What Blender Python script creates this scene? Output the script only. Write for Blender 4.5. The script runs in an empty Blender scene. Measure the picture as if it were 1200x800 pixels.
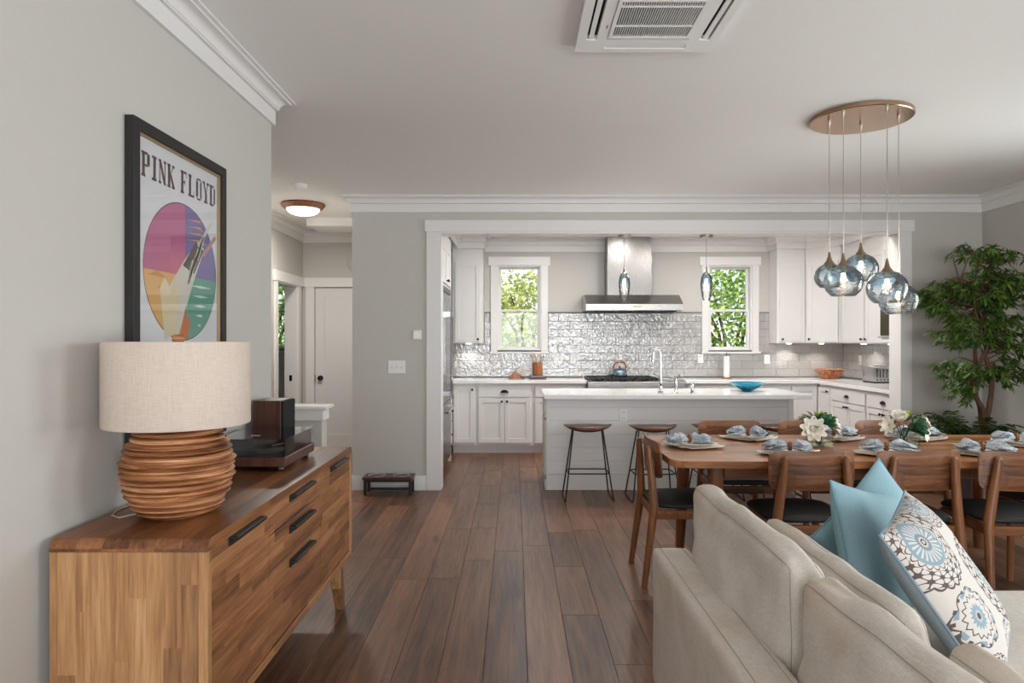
import bpy, bmesh, math, random
from mathutils import Vector, Matrix, noise
R = math.radians
PI = math.pi
SC = bpy.context.scene
COL = SC.collection
random.seed(7)

# ------------------------------------------------------------------ camera
CAMH = 1.42
cam_d = bpy.data.cameras.new('camera')
cam_d.sensor_width = 36.0
cam_d.lens = 24.0
cam_d.shift_x = -0.0025
cam_d.shift_y = -0.0021
cam_d.clip_start = 0.05
cam = bpy.data.objects.new('camera', cam_d)
cam.location = (0, 0, CAMH)
cam.rotation_euler = (R(90), 0, 0)
COL.objects.link(cam)
SC.camera = cam

# ------------------------------------------------------------------ view, world, sun, big lights
SC.view_settings.view_transform = 'Standard'
SC.view_settings.look = 'None'
SC.view_settings.gamma = 1.0
SC.view_settings.use_curve_mapping = False
SC.view_settings.exposure = 0.48
try:
    SC.cycles.max_bounces = 9
    SC.cycles.diffuse_bounces = 5
    SC.cycles.glossy_bounces = 4
    SC.cycles.transmission_bounces = 8
    SC.cycles.transparent_max_bounces = 12
    SC.cycles.caustics_reflective = False
    SC.cycles.caustics_refractive = False
    SC.cycles.sample_clamp_indirect = 6.0
    SC.cycles.use_denoising = True
except Exception:
    pass
world = bpy.data.worlds.new('world')
SC.world = world
world.use_nodes = True
_n = world.node_tree
_n.nodes.clear()
_o = _n.nodes.new('ShaderNodeOutputWorld')
_b = _n.nodes.new('ShaderNodeBackground')
_b.inputs['Color'].default_value = (0.80, 0.89, 1.0, 1)
_b.inputs['Strength'].default_value = 1.4
_n.links.new(_b.outputs[0], _o.inputs[0])

def lamp(kind, name, loc, rot=(0, 0, 0), energy=10, color=(1, 1, 1), **kw):
    d = bpy.data.lights.new(name, kind)
    d.energy = energy
    d.color = color
    for k, v in kw.items():
        setattr(d, k, v)
    o = bpy.data.objects.new(name, d)
    o.location = loc
    o.rotation_euler = rot
    COL.objects.link(o)
    return o

# sun stands high over the house, lights the garden shrubs
lamp('SUN', 'sun', (0, 0, 12), (R(28), R(-22), 0), energy=5.0, color=(1, .95, .86), angle=R(1.0))
# daylight through the rear glass doors and the windows of the right wall
DAY = (0.935, 0.97, 1.0)
lamp('AREA', 'rear_door_daylight', (1.4, -3.93, 1.25), (R(110), 0, R(0)), energy=190, color=DAY, shape='RECTANGLE', size=4.6, size_y=2.2)
lamp('AREA', 'right_window_daylight', (4.62, 1.3, 1.5), (0, R(95), 0), energy=58, color=DAY, shape='RECTANGLE', size=1.9, size_y=1.6)
lamp('AREA', 'right_window_daylight', (4.62, 4.05, 1.5), (0, R(95), 0), energy=74, color=DAY, shape='RECTANGLE', size=1.9, size_y=1.6)

# added fill lamps at the kitchen ceiling, out of view, to brighten the kitchen
for _x, _y in ((0.3, 7.75), (1.5, 7.75), (2.7, 7.75), (2.9, 7.0), (0.9, 6.95), (2.1, 6.95)):
    lamp('AREA', 'kitchen_fill_light', (_x, _y, 2.752), (0, 0, 0), energy=11.0, color=(1, .98, .95), shape='DISK', size=.14)

# ------------------------------------------------------------------ materials
def lin(c):
    out = []
    for v in c[:3]:
        v = v / 255.0
        out.append(v / 12.92 if v <= 0.04045 else ((v + 0.055) / 1.055) ** 2.4)
    return (*out, 1.0)

class NT:
    def __init__(s, name):
        s.m = bpy.data.materials.new(name)
        s.m.use_nodes = True
        s.t = s.m.node_tree
        s.t.nodes.clear()
        s.out = s.t.nodes.new('ShaderNodeOutputMaterial')
        s.p = s.t.nodes.new('ShaderNodeBsdfPrincipled')
        s.link(s.p.outputs[0], s.out.inputs[0])
    def link(s, a, b):
        s.t.links.new(a, b)
    def node(s, typ, **kw):
        n = s.t.nodes.new(typ)
        for k, v in kw.items():
            setattr(n, k, v)
        return n
    def setp(s, **kw):
        for k, v in kw.items():
            k = k.replace('_', ' ')
            s.p.inputs[k].default_value = v
    def val(s, inp, v):
        if hasattr(v, 'is_output') or isinstance(v, bpy.types.NodeSocket):
            s.link(v, inp)
        else:
            inp.default_value = v
    def math(s, op, a, b=0.0, c=None, clamp=False):
        n = s.node('ShaderNodeMath', operation=op, use_clamp=clamp)
        s.val(n.inputs[0], a)
        s.val(n.inputs[1], b)
        if c is not None:
            s.val(n.inputs[2], c)
        return n.outputs[0]
    def obj(s):
        return s.node('ShaderNodeTexCoord').outputs['Object']
    def map(s, vec, scale=(1, 1, 1), loc=(0, 0, 0), rot=(0, 0, 0)):
        n = s.node('ShaderNodeMapping')
        s.link(vec, n.inputs[0])
        n.inputs['Scale'].default_value = scale
        s.val(n.inputs['Location'], loc)
        n.inputs['Rotation'].default_value = rot
        return n.outputs[0]
    def noise(s, vec, scale=5, detail=3, rough=0.5, dist=0.0, dim='3D', w=None):
        n = s.node('ShaderNodeTexNoise', noise_dimensions=dim)
        s.link(vec, n.inputs['Vector'])
        n.inputs['Scale'].default_value = scale
        n.inputs['Detail'].default_value = detail
        n.inputs['Roughness'].default_value = rough
        n.inputs['Distortion'].default_value = dist
        if w is not None:
            s.val(n.inputs['W'], w)
        return n.outputs[0]
    def ramp(s, fac, stops):
        n = s.node('ShaderNodeValToRGB')
        s.val(n.inputs[0], fac)
        e = n.color_ramp.elements
        while len(e) < len(stops):
            e.new(0.5)
        for i, (p, c) in enumerate(stops):
            e[i].position = p
            e[i].color = c if len(c) == 4 else (*c, 1)
        return n.outputs[0]
    def mix(s, fac, a, b, mode='MIX'):
        n = s.node('ShaderNodeMix', data_type='RGBA', blend_type=mode)
        s.val(n.inputs[0], fac)
        s.val(n.inputs[6], a)
        s.val(n.inputs[7], b)
        return n.outputs[2]
    def bump(s, h, strength=0.3, dist=0.01):
        n = s.node('ShaderNodeBump')
        s.link(h, n.inputs['Height'])
        n.inputs['Strength'].default_value = strength
        n.inputs['Distance'].default_value = dist
        s.link(n.outputs[0], s.p.inputs['Normal'])
        if s.p.inputs['Coat Weight'].default_value > 0:
            s.link(n.outputs[0], s.p.inputs['Coat Normal'])

def plain(name, c, rough=0.5, metal=0.0, bump=None, **kw):
    n = NT(name)
    n.setp(Base_Color=lin(c), Roughness=rough, Metallic=metal)
    for k, v in kw.items():
        n.setp(**{k: v})
    if bump:
        sc, st = bump
        n.bump(n.noise(n.obj(), sc, 3), st, 0.004)
    return n.m

def painted(name, c, rough=0.5, amount=0.03):
    n = NT(name)
    f = n.noise(n.obj(), 2.3, 4)
    a = lin(c)
    b = tuple(v * (1 - amount * 2) for v in a[:3]) + (1,)
    n.link(n.mix(f, a, b), n.p.inputs['Base Color'])
    n.setp(Roughness=rough)
    n.bump(n.noise(n.obj(), 260, 2), 0.06, 0.002)
    return n.m

def wood(name, dark, mid, light, axis='Y', stave=None, rough=0.4, grain=1.0, bump=0.12, rnd=0.0, vary=0.5):
    """grain runs along `axis`; stave = (width across, length along) mixes tones board by board"""
    n = NT(name)
    co = n.obj()
    if rnd:
        oi = n.node('ShaderNodeObjectInfo').outputs['Random']
        gi = n.node('ShaderNodeNewGeometry').outputs['Random Per Island']
        rr = n.math('FRACT', n.math('ADD', oi, gi))
        cv = n.node('ShaderNodeCombineXYZ')
        n.link(n.math('MULTIPLY', rr, 37.0), cv.inputs[0])
        n.link(n.math('MULTIPLY', rr, 91.0), cv.inputs[1])
        va = n.node('ShaderNodeVectorMath', operation='ADD')
        n.link(co, va.inputs[0]); n.link(cv.outputs[0], va.inputs[1])
        co = va.outputs[0]
    tone = None
    if stave:
        sx = n.node('ShaderNodeSeparateXYZ'); n.link(co, sx.inputs[0])
        ax = {'X': 0, 'Y': 1, 'Z': 2}[axis]
        oth = [i for i in range(3) if i != ax]
        w, l = stave[:2]
        w0 = stave[2] if len(stave) > 2 else w
        a = n.math('FLOOR', n.math('ADD', n.math('DIVIDE', sx.outputs[oth[0]], w0), .5 if len(stave) > 2 else 0.0))
        b = n.math('FLOOR', n.math('DIVIDE', sx.outputs[oth[1]], w))
        row = n.math('ADD', n.math('MULTIPLY', a, 0.377), n.math('MULTIPLY', b, 0.731))
        cc = n.math('FLOOR', n.math('ADD', n.math('DIVIDE', sx.outputs[ax], l), n.math('MULTIPLY', row, 1.7)))
        cm = n.node('ShaderNodeCombineXYZ')
        n.link(a, cm.inputs[0]); n.link(b, cm.inputs[1]); n.link(cc, cm.inputs[2])
        wn = n.node('ShaderNodeTexWhiteNoise', noise_dimensions='3D')
        n.link(cm.outputs[0], wn.inputs['Vector'])
        tone = wn.outputs['Value']
        cv = n.node('ShaderNodeVectorMath', operation='MULTIPLY_ADD')
        n.link(wn.outputs['Color'], cv.inputs[0]); cv.inputs[1].default_value = (3, 3, 3); n.link(co, cv.inputs[2])
        co = cv.outputs[0]
    k = 0.055
    s = {'X': (k, 1, 1), 'Y': (1, k, 1), 'Z': (1, 1, k)}[axis]
    m1 = n.map(co, s)
    f1 = n.noise(m1, 36 * grain, 5, 0.62, 0.5)
    f2 = n.noise(m1, 110 * grain, 3, 0.6)
    f3 = n.noise(co, 1.7 * grain, 2)
    f = n.math('ADD', n.math('MULTIPLY', f1, 0.66), n.math('MULTIPLY', f2, 0.45))
    f = n.math('SUBTRACT', n.math('ADD', f, n.math('MULTIPLY', f3, 0.30)), 0.27)
    if tone is not None:
        f = n.math('ADD', f, n.math('MULTIPLY', n.math('SUBTRACT', tone, 0.5), vary))
    if rnd:
        f = n.math('ADD', f, n.math('MULTIPLY', n.math('SUBTRACT', rr, 0.5), rnd))
    c = n.ramp(f, [(0.22, lin(dark)), (0.5, lin(mid)), (0.78, lin(light))])
    n.link(c, n.p.inputs['Base Color'])
    n.setp(Roughness=rough)
    n.bump(f2, bump, 0.002)
    n.kn = (co, f)
    return n

M = {}
M['wall'] = painted('wall_paint_greige', (194, 191, 185), 0.62, 0.02)
M['ceiling'] = painted('ceiling_paint', (236, 234, 231), 0.7, 0.01)
M['trim'] = painted('white_trim_paint', (226, 224, 222), 0.35, 0.01)
M['cab'] = painted('white_cabinet_paint', (222, 220, 218), 0.35, 0.01)
M['door'] = painted('white_door_paint', (222, 220, 218), 0.4, 0.01)
M['black'] = plain('black_metal', (12, 11, 11), 0.5, 0.0)
M['blackplastic'] = plain('black_plastic', (14, 14, 15), 0.35)
M['bronze'] = plain('dark_bronze', (38, 30, 26), 0.35, 0.8)
M['white_plastic'] = plain('white_plastic', (235, 234, 232), 0.35)
M['groove'] = plain('dark_recess', (30, 29, 28), 0.8)
M['chrome'] = plain('polished_chrome', (215, 215, 218), 0.08, 1.0)
M['nickel'] = plain('brushed_nickel', (168, 158, 146), 0.28, 1.0)
M['copperish'] = plain('brushed_bronze_neck', (150, 130, 108), 0.3, 1.0)

def steel(name, c=(178, 176, 174), rough=0.27, axis='X'):
    n = NT(name)
    s = {'X': (0.02, 1, 1), 'Y': (1, .02, 1), 'Z': (1, 1, 0.02)}[axis]
    f = n.noise(n.map(n.obj(), s), 400, 2)
    n.setp(Base_Color=lin(c), Metallic=1.0)
    n.link(n.math('ADD', n.math('MULTIPLY', f, 0.16), rough - 0.06), n.p.inputs['Roughness'])
    n.bump(f, 0.05, 0.001)
    return n.m
M['steel'] = steel('brushed_stainless', axis='X')
M['steel_v'] = steel('brushed_stainless_vertical', (136, 133, 131), .26, 'Z')
M['disc'] = steel('brushed_nickel_disc', (178, 148, 122), 0.22, 'X')

def quartz():
    n = NT('white_quartz')
    f = n.noise(n.obj(), 9, 6, 0.6, 1.0)
    n.link(n.ramp(f, [(0.35, lin((240, 239, 238))), (0.7, lin((233, 232, 231)))]), n.p.inputs['Base Color'])
    n.setp(Roughness=0.08)
    return n.m
M['quartz'] = quartz()

def tile_mat():
    n = NT('glazed_grey_tile')
    oi = n.node('ShaderNodeObjectInfo').outputs['Random']
    c = n.mix(oi, lin((170, 167, 164)), lin((158, 155, 152)))
    n.link(c, n.p.inputs['Base Color'])
    n.setp(Roughness=0.05, Specular_IOR_Level=1.0, Coat_Weight=1.0, Coat_Roughness=0.03, Coat_IOR=1.7)
    cv = n.node('ShaderNodeCombineXYZ')
    n.link(n.math('MULTIPLY', oi, 50.0), cv.inputs[0])
    va = n.node('ShaderNodeVectorMath', operation='ADD')
    n.link(n.obj(), va.inputs[0]); n.link(cv.outputs[0], va.inputs[1])
    f = n.noise(va.outputs[0], 20, 2, 0.5, 0.6)
    g = n.noise(va.outputs[0], 60, 1, 0.5)
    n.bump(n.math('ADD', f, n.math('MULTIPLY', g, .3)), 1.0, 0.0075)
    return n.m
M['tile'] = tile_mat()
M['grout'] = plain('pale_grout', (120, 117, 113), 0.85)

# plank floor
nf = wood('brown_oak_plank', (58, 37, 27), (116, 79, 56), (152, 110, 82), 'Y', rough=0.36, grain=0.6, bump=0.2, rnd=0.2)
_co, _f = nf.kn
kn = nf.noise(nf.map(_co, (1, .45, 1)), 7.5, 2, .5, .3)
kk = nf.ramp(kn, [(0.69, (0, 0, 0)), (0.76, (1, 1, 1))])
_c = nf.p.inputs['Base Color'].links[0].from_socket
nf.link(nf.mix(nf.math('MULTIPLY', kk, 0.7), _c, lin((42, 30, 25))), nf.p.inputs['Base Color'])
M['floor'] = nf.m
M['floorgap'] = plain('floor_gap', (26, 18, 14), 0.9)

M['side'] = wood('acacia_sideboard', (92, 56, 32), (150, 100, 62), (190, 140, 94), 'Y', (0.052, 0.42), 0.42, 1.0, 0.1, vary=.26).m
M['side_top'] = wood('acacia_top', (80, 46, 26), (130, 82, 48), (164, 112, 72), 'Y', (0.075, 0.6), 0.33, 1.0, 0.06, vary=.36).m
M['side_end'] = wood('acacia_end_panel', (116, 78, 48), (166, 122, 80), (202, 160, 114), 'Z', (0.05, 0.5), 0.45, 1.0, 0.08, vary=.34).m
M['table'] = wood('acacia_table', (102, 62, 36), (160, 106, 64), (196, 142, 94), 'X', (0.085, 0.9), 0.36, 0.8, 0.08, vary=.3).m
M['chair'] = wood('walnut_chair', (74, 44, 24), (136, 86, 50), (176, 120, 76), 'X', (0.07, 0.5, 4.0), 0.4, 1.0, 0.08, vary=.2).m
M['chair_v'] = wood('walnut_chair_post', (82, 50, 28), (140, 90, 54), (174, 120, 76), 'Z', None, 0.4, 1.0, 0.08).m
M['stool'] = wood('stool_seat_wood', (62, 34, 22), (108, 64, 42), (150, 98, 66), 'X', (0.11, 0.9), 0.38, 0.9, 0.06, vary=.4).m
M['walnut'] = wood('dark_walnut', (48, 26, 19), (82, 48, 36), (108, 66, 48), 'Z', None, 0.35, 1.0, 0.05).m
M['orangewood'] = wood('warm_acacia', (112, 62, 34), (162, 98, 58), (194, 136, 92), 'Z', (0.02, 0.3), 0.35, 1.2, 0.05, vary=.4).m
M['ringwood'] = wood('light_ring_wood', (96, 52, 26), (140, 82, 44), (170, 108, 64), 'X', None, 0.35, 1.4, 0.05).m

def turned():
    n = NT('turned_reclaimed_wood')
    co = n.obj()
    f = n.noise(n.map(co, (0.5, 0.5, 7)), 9, 5, .6, .5)
    g = n.noise(n.map(co, (.25, .25, 30)), 12, 3, .6)
    h = n.math('ADD', n.math('MULTIPLY', f, .6), n.math('MULTIPLY', g, .4))
    n.link(n.ramp(h, [(0.38, lin((92, 54, 32))), (0.5, lin((164, 108, 68))), (0.62, lin((216, 166, 122)))]), n.p.inputs['Base Color'])
    n.setp(Roughness=0.5)
    n.bump(g, 0.3, 0.002)
    return n.m
M['turned'] = turned()

def fabric(name, c1, c2, scale=500, rough=0.9, bump=0.4, blotch=None, sheen=0.0):
    n = NT(name)
    co = n.obj()
    a = n.noise(n.map(co, (1, .08, 1)), scale, 2)
    b = n.noise(n.map(co, (.08, 1, .3)), scale, 2)
    f = n.math('MULTIPLY', n.math('ADD', a, b), 0.5)
    f2 = n.math('ADD', n.math('MULTIPLY', f, .8), n.math('MULTIPLY', n.noise(co, 6, 3), .25))
    c = n.ramp(f2, [(0.35, lin(c1)), (0.68, lin(c2))])
    if blotch:
        k = n.ramp(n.noise(co, 4.5, 3, .5, .5), [(0.52, (0, 0, 0)), (0.72, (1, 1, 1))])
        c = n.mix(n.math('MULTIPLY', k, .55), c, lin(blotch))
    n.link(c, n.p.inputs['Base Color'])
    n.setp(Roughness=rough)
    if sheen:
        n.setp(Sheen_Weight=sheen)
    if blotch:
        f = n.math('ADD', n.math('MULTIPLY', f, .35), n.math('MULTIPLY', n.noise(n.map(co, (1, 1, .5)), 9, 3, .5, 1.6), 3.2))
    n.bump(f, bump, 0.002)
    return n.m
M['sofa'] = fabric('oatmeal_sofa_linen', (184, 176, 166), (214, 208, 200), 420, .92, .5, (190, 172, 148))
M['sofa_seam'] = plain('sofa_seam', (164, 153, 139), .9)
M['teal'] = fabric('aqua_cotton', (124, 158, 168), (144, 178, 188), 900, .85, .2)
M['teal_seam'] = plain('aqua_piping', (110, 146, 158), .8)
M['blueback'] = fabric('slate_blue_cloth', (118, 130, 138), (142, 154, 160), 700, .85, .3)
M['leather'] = fabric('black_seat_cloth', (18, 18, 19), (34, 34, 36), 700, .6, .4)
M['shade'] = NT('linen_lampshade').m
def shade_mat():
    n = NT('linen_shade')
    co = n.obj()
    a = n.noise(n.map(co, (1, 1, .06)), 380, 2)
    b = n.noise(n.map(co, (.1, .1, 1)), 380, 2)
    f = n.math('MULTIPLY', n.math('ADD', a, b), 0.5)
    c = n.ramp(f, [(0.3, lin((214, 198, 184))), (0.7, lin((232, 219, 206)))])
    n.link(c, n.p.inputs['Base Color'])
    n.setp(Roughness=.9)
    tr = n.node('ShaderNodeBsdfTranslucent')
    n.link(c, tr.inputs[0])
    ms = n.node('ShaderNodeMixShader'); ms.inputs[0].default_value = .25
    n.link(n.p.outputs[0], ms.inputs[1]); n.link(tr.outputs[0], ms.inputs[2])
    n.link(ms.outputs[0], n.out.inputs[0])
    n.bump(f, .3, .002)
    return n.m
M['shade'] = shade_mat()

def thin_glass(name, tint=(1, 1, 1), refl=1.0, ior=1.5, rough=0.0):
    """a pane: clear film with a fresnel mirror on it"""
    n = NT(name)
    n.t.nodes.remove(n.p)
    t = n.node('ShaderNodeBsdfTransparent'); t.inputs[0].default_value = (*tint, 1)
    g = n.node('ShaderNodeBsdfGlossy'); g.inputs['Roughness'].default_value = rough
    fr = n.node('ShaderNodeFresnel'); fr.inputs[0].default_value = ior
    ms = n.node('ShaderNodeMixShader')
    n.link(n.math('MULTIPLY', fr.outputs[0], refl, clamp=True), ms.inputs[0])
    n.link(t.outputs[0], ms.inputs[1]); n.link(g.outputs[0], ms.inputs[2])
    n.link(ms.outputs[0], n.out.inputs[0])
    return n.m
M['pane'] = thin_glass('window_pane', (.97, .98, .97), .8)
M['acrylic'] = thin_glass('smoked_acrylic', (.90, .89, .89), 1.6, 1.5)
M['vase'] = thin_glass('vase_glass', (.975, .98, .975), .55, 1.5)
M['water'] = thin_glass('vase_water', (.86, .87, .70), 1.0, 1.33)
M['posterglass'] = thin_glass('picture_glazing', (.97, .97, .97), 0.2)

def globe_glass(zlo=-.03, zhi=.05):
    n = NT('blue_tinted_globe_glass')
    n.t.nodes.remove(n.p)
    sx = n.node('ShaderNodeSeparateXYZ'); n.link(n.obj(), sx.inputs[0])
    w = n.math('ADD', sx.outputs[2], n.math('MULTIPLY', n.noise(n.obj(), 9, 1), .03))
    f = n.math('DIVIDE', n.math('SUBTRACT', w, zlo), zhi - zlo, clamp=True)
    c = n.ramp(f, [(0.0, (.95, .96, .965, 1)), (0.5, (.88, .93, .96, 1)), (1.0, (.52, .68, .79, 1))])
    t = n.node('ShaderNodeBsdfTransparent'); n.link(c, t.inputs[0])
    g = n.node('ShaderNodeBsdfGlossy'); g.inputs['Roughness'].default_value = .02
    fr = n.node('ShaderNodeFresnel'); fr.inputs[0].default_value = 1.55
    wv = n.noise(n.map(n.obj(), (1, 1, 3)), 14, 2, .5, 1.2)
    bp = n.node('ShaderNodeBump'); bp.inputs['Strength'].default_value = .5; bp.inputs['Distance'].default_value = .012
    n.link(wv, bp.inputs['Height']); n.link(bp.outputs[0], g.inputs['Normal']); n.link(bp.outputs[0], fr.inputs['Normal'])
    ms = n.node('ShaderNodeMixShader')
    n.link(n.math('MULTIPLY', fr.outputs[0], 0.95, clamp=True), ms.inputs[0])
    n.link(t.outputs[0], ms.inputs[1]); n.link(g.outputs[0], ms.inputs[2])
    n.link(ms.outputs[0], n.out.inputs[0])
    return n.m
M['globe'] = globe_glass()

def emit(name, c, s):
    n = NT(name)
    n.t.nodes.remove(n.p)
    e = n.node('ShaderNodeEmission'); e.inputs[0].default_value = (*c, 1); e.inputs[1].default_value = s
    n.link(e.outputs[0], n.out.inputs[0])
    return n.m
M['bulb'] = emit('warm_filament', (1.0, .74, .46), 22)
M['dome'] = emit('lit_opal_glass', (1.0, .93, .84), 2.2)
M['puck'] = emit('led_puck', (1.0, .97, .92), 3)

def leaf_mat(name, dark, light, trans=.25, rough=.45):
    n = NT(name)
    oi = n.node('ShaderNodeObjectInfo').outputs['Random']
    gi = n.node('ShaderNodeNewGeometry').outputs['Random Per Island']
    f = n.math('FRACT', n.math('ADD', n.math('MULTIPLY', oi, .63), gi))
    c = n.mix(f, lin(dark), lin(light))
    n.link(c, n.p.inputs['Base Color'])
    n.setp(Roughness=rough)
    tr = n.node('ShaderNodeBsdfTranslucent'); n.link(c, tr.inputs[0])
    ms = n.node('ShaderNodeMixShader'); ms.inputs[0].default_value = trans
    n.link(n.p.outputs[0], ms.inputs[1]); n.link(tr.outputs[0], ms.inputs[2])
    n.link(ms.outputs[0], n.out.inputs[0])
    return n.m
M['leaf'] = leaf_mat('indoor_tree_leaf', (36, 62, 22), (108, 142, 56))
M['fern'] = leaf_mat('fern_leaf', (30, 52, 22), (70, 96, 44))
M['hedge1'] = leaf_mat('bright_shrub_leaf', (120, 142, 40), (206, 206, 110), .4)
M['hedge2'] = leaf_mat('green_shrub_leaf', (84, 122, 44), (170, 194, 90), .4)
M['hedge3'] = leaf_mat('hedge_leaf', (72, 108, 44), (150, 176, 84), .4)
M['pinkfl'] = plain('pink_blossom', (214, 128, 128), .6)
M['bark'] = wood('tree_bark', (48, 32, 24), (92, 64, 48), (128, 96, 74), 'Z', None, .8, 1.6, .5).m

# ------------------------------------------------------------------ mesh builder
ORG = {}
class B:
    def __init__(s, mat=None):
        s.bm = bmesh.new()
        s.X = mat or Matrix.Identity(4)
    def v(s, p):
        return s.bm.verts.new(s.X @ Vector(p))
    def f(s, vs):
        try:
            return s.bm.faces.new(vs)
        except ValueError:
            return None
    def box(s, x0, x1, y0, y1, z0, z1, bev=0.0, seg=1):
        vs = [s.v(p) for p in ((x0, y0, z0), (x1, y0, z0), (x1, y1, z0), (x0, y1, z0), (x0, y0, z1), (x1, y0, z1), (x1, y1, z1), (x0, y1, z1))]
        fs = [s.f([vs[i] for i in q]) for q in ((0, 3, 2, 1), (4, 5, 6, 7), (0, 1, 5, 4), (1, 2, 6, 5), (2, 3, 7, 6), (3, 0, 4, 7))]
        if bev:
            es = list({e for f in fs for e in f.edges})
            bmesh.ops.bevel(s.bm, geom=es, offset=bev, segments=seg, affect='EDGES', profile=0.5)
        return s
    def prism(s, poly, a, b, axis='Z'):
        def P(u, w, t):
            return {'Z': (u, w, t), 'Y': (u, t, w), 'X': (t, u, w)}[axis]
        lo = [s.v(P(u, w, a)) for u, w in poly]
        hi = [s.v(P(u, w, b)) for u, w in poly]
        n = len(poly)
        s.f(lo[::-1]); s.f(hi)
        for i in range(n):
            s.f([lo[i], lo[(i + 1) % n], hi[(i + 1) % n], hi[i]])
        return s
    def tube(s, pts, r, n=8, cap=True, closed=False):
        pts = [Vector(p) for p in pts]
        rs = r if isinstance(r, (list, tuple)) else [r] * len(pts)
        m = len(pts)
        rings = []
        up = None
        for i, p in enumerate(pts):
            if closed:
                d = (pts[(i + 1) % m] - pts[i - 1])
            else:
                d = pts[min(i + 1, m - 1)] - pts[max(i - 1, 0)]
            d = d.normalized() if d.length > 1e-9 else Vector((0, 0, 1))
            if up is None:
                up = Vector((0, 0, 1)) if abs(d.z) < .9 else Vector((1, 0, 0))
            a = d.cross(up)
            if a.length < 1e-6:
                a = d.cross(Vector((0, 1, 0)))
            a.normalize()
            b = a.cross(d).normalized()
            up = b
            rings.append([s.v(p + (a * math.cos(2 * PI * k / n) + b * math.sin(2 * PI * k / n)) * rs[i]) for k in range(n)])
        cnt = m if closed else m - 1
        for i in range(cnt):
            A, C = rings[i], rings[(i + 1) % m]
            for k in range(n):
                s.f([A[k], A[(k + 1) % n], C[(k + 1) % n], C[k]])
        if cap and not closed:
            s.f(rings[0][::-1]); s.f(rings[-1])
        return s
    def lathe(s, prof, c=(0, 0, 0), n=24, sx=1, sy=1, cap=False, wob=None):
        rings = []
        for r, z in prof:
            if r < 1e-5:
                rings.append([s.v((c[0], c[1], c[2] + z))])
            else:
                rings.append([s.v((c[0] + sx * r * math.cos(2 * PI * k / n) * (wob(k / n, z) if wob else 1), c[1] + sy * r * math.sin(2 * PI * k / n) * (wob(k / n, z) if wob else 1), c[2] + z)) for k in range(n)])
        for A, C in zip(rings, rings[1:]):
            if len(A) == 1 and len(C) == 1:
                continue
            for k in range(n):
                k2 = (k + 1) % n
                if len(A) == 1:
                    s.f([A[0], C[k2], C[k]])
                elif len(C) == 1:
                    s.f([A[k], A[k2], C[0]])
                else:
                    s.f([A[k], A[k2], C[k2], C[k]])
        if cap:
            if len(rings[0]) > 1: s.f(rings[0][::-1])
            if len(rings[-1]) > 1: s.f(rings[-1])
        return s
    def grid(s, fn, nu, nv, wrapu=False):
        g = [[s.v(fn(i / nu, j / nv)) for j in range(nv + 1)] for i in range(nu if wrapu else nu + 1)]
        for i in range(nu):
            for j in range(nv):
                i2 = (i + 1) % nu if wrapu else i + 1
                s.f([g[i][j], g[i2][j], g[i2][j + 1], g[i][j + 1]])
        return s
    def build(s, name, mat, parent=None, loc=None, smooth=35, weld=0, label=None, kind=None):
        if weld:
            bmesh.ops.remove_doubles(s.bm, verts=s.bm.verts, dist=weld)
        bmesh.ops.recalc_face_normals(s.bm, faces=s.bm.faces)
        root = parent
        off = Vector((0, 0, 0))
        while root is not None and root.parent is not None:
            off += root.location
            root = root.parent
        if root is not None:
            off += ORG.get(root.name, Vector((0, 0, 0)))
        if loc is not None:
            off = Vector(loc)
        bmesh.ops.translate(s.bm, verts=s.bm.verts, vec=-off)
        me = bpy.data.meshes.new(name)
        s.bm.to_mesh(me)
        s.bm.free()
        if smooth:
            me.polygons.foreach_set('use_smooth', [True] * len(me.polygons))
            try:
                me.set_sharp_from_angle(angle=R(smooth))
            except Exception:
                pass
        ms = mat if isinstance(mat, (list, tuple)) else [mat]
        for mm in ms:
            me.materials.append(mm)
        o = bpy.data.objects.new(name, me)
        COL.objects.link(o)
        if parent is not None:
            o.parent = parent
        elif loc is not None:
            o.location = loc
            ORG[o.name] = Vector(loc)
        if label: o['label'] = label
        if kind: o['kind'] = kind
        return o

def tag(o, label, cat, group=None):
    o['label'] = label
    o['category'] = cat
    if group: o['group'] = group
    return o

def thing(name, label, cat, loc=(0, 0, 0), group=None):
    o = bpy.data.objects.new(name, None)
    o.empty_display_size = 0.1
    o.location = loc
    COL.objects.link(o)
    ORG[o.name] = Vector(loc)
    return tag(o, label, cat, group)

def struct(name, b, mat, parent=None, **kw):
    o = b.build(name, mat, parent, **kw)
    if parent is None:
        o['kind'] = 'structure'
    return o

KIDS = {}
def dup(root, loc, rz=0.0, label=None, group=None):
    def cp(o, par):
        c = o.copy()
        COL.objects.link(c)
        if par is not None:
            c.parent = par
        for ch in list(o.children):
            cp(ch, c)
        return c
    r = cp(root, None)
    r.location = loc
    r.rotation_euler = (0, 0, rz)
    ORG[r.name] = Vector(loc)
    if label: r['label'] = label
    if group: r['group'] = group
    return r

def face_mat(origin, facing):
    """local x = viewer's right, y = into the wall, z up; facing = the way the front looks"""
    ax = {'-Y': ((1, 0, 0), (0, 1, 0)), '-X': ((0, -1, 0), (1, 0, 0)), '+X': ((0, 1, 0), (-1, 0, 0)), '+Y': ((-1, 0, 0), (0, -1, 0))}
    if isinstance(facing, str):
        x, y = ax[facing]
    else:
        a = facing
        x = (math.cos(a), math.sin(a), 0); y = (-math.sin(a), math.cos(a), 0)
    m = Matrix.Identity(4)
    for i in range(3):
        m[i][0] = x[i]; m[i][1] = y[i]; m[i][2] = (0, 0, 1)[i]; m[i][3] = origin[i]
    return m
# ================================================================== STRUCTURE
CEIL = 2.765
XL, XR = -1.354, 4.41          # living side walls
YW = 6.436                      # wall with the wide kitchen opening
YB = 9.10                       # kitchen back wall
XH = -2.62                      # hall left wall
YH = 8.45                       # hall end wall

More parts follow.
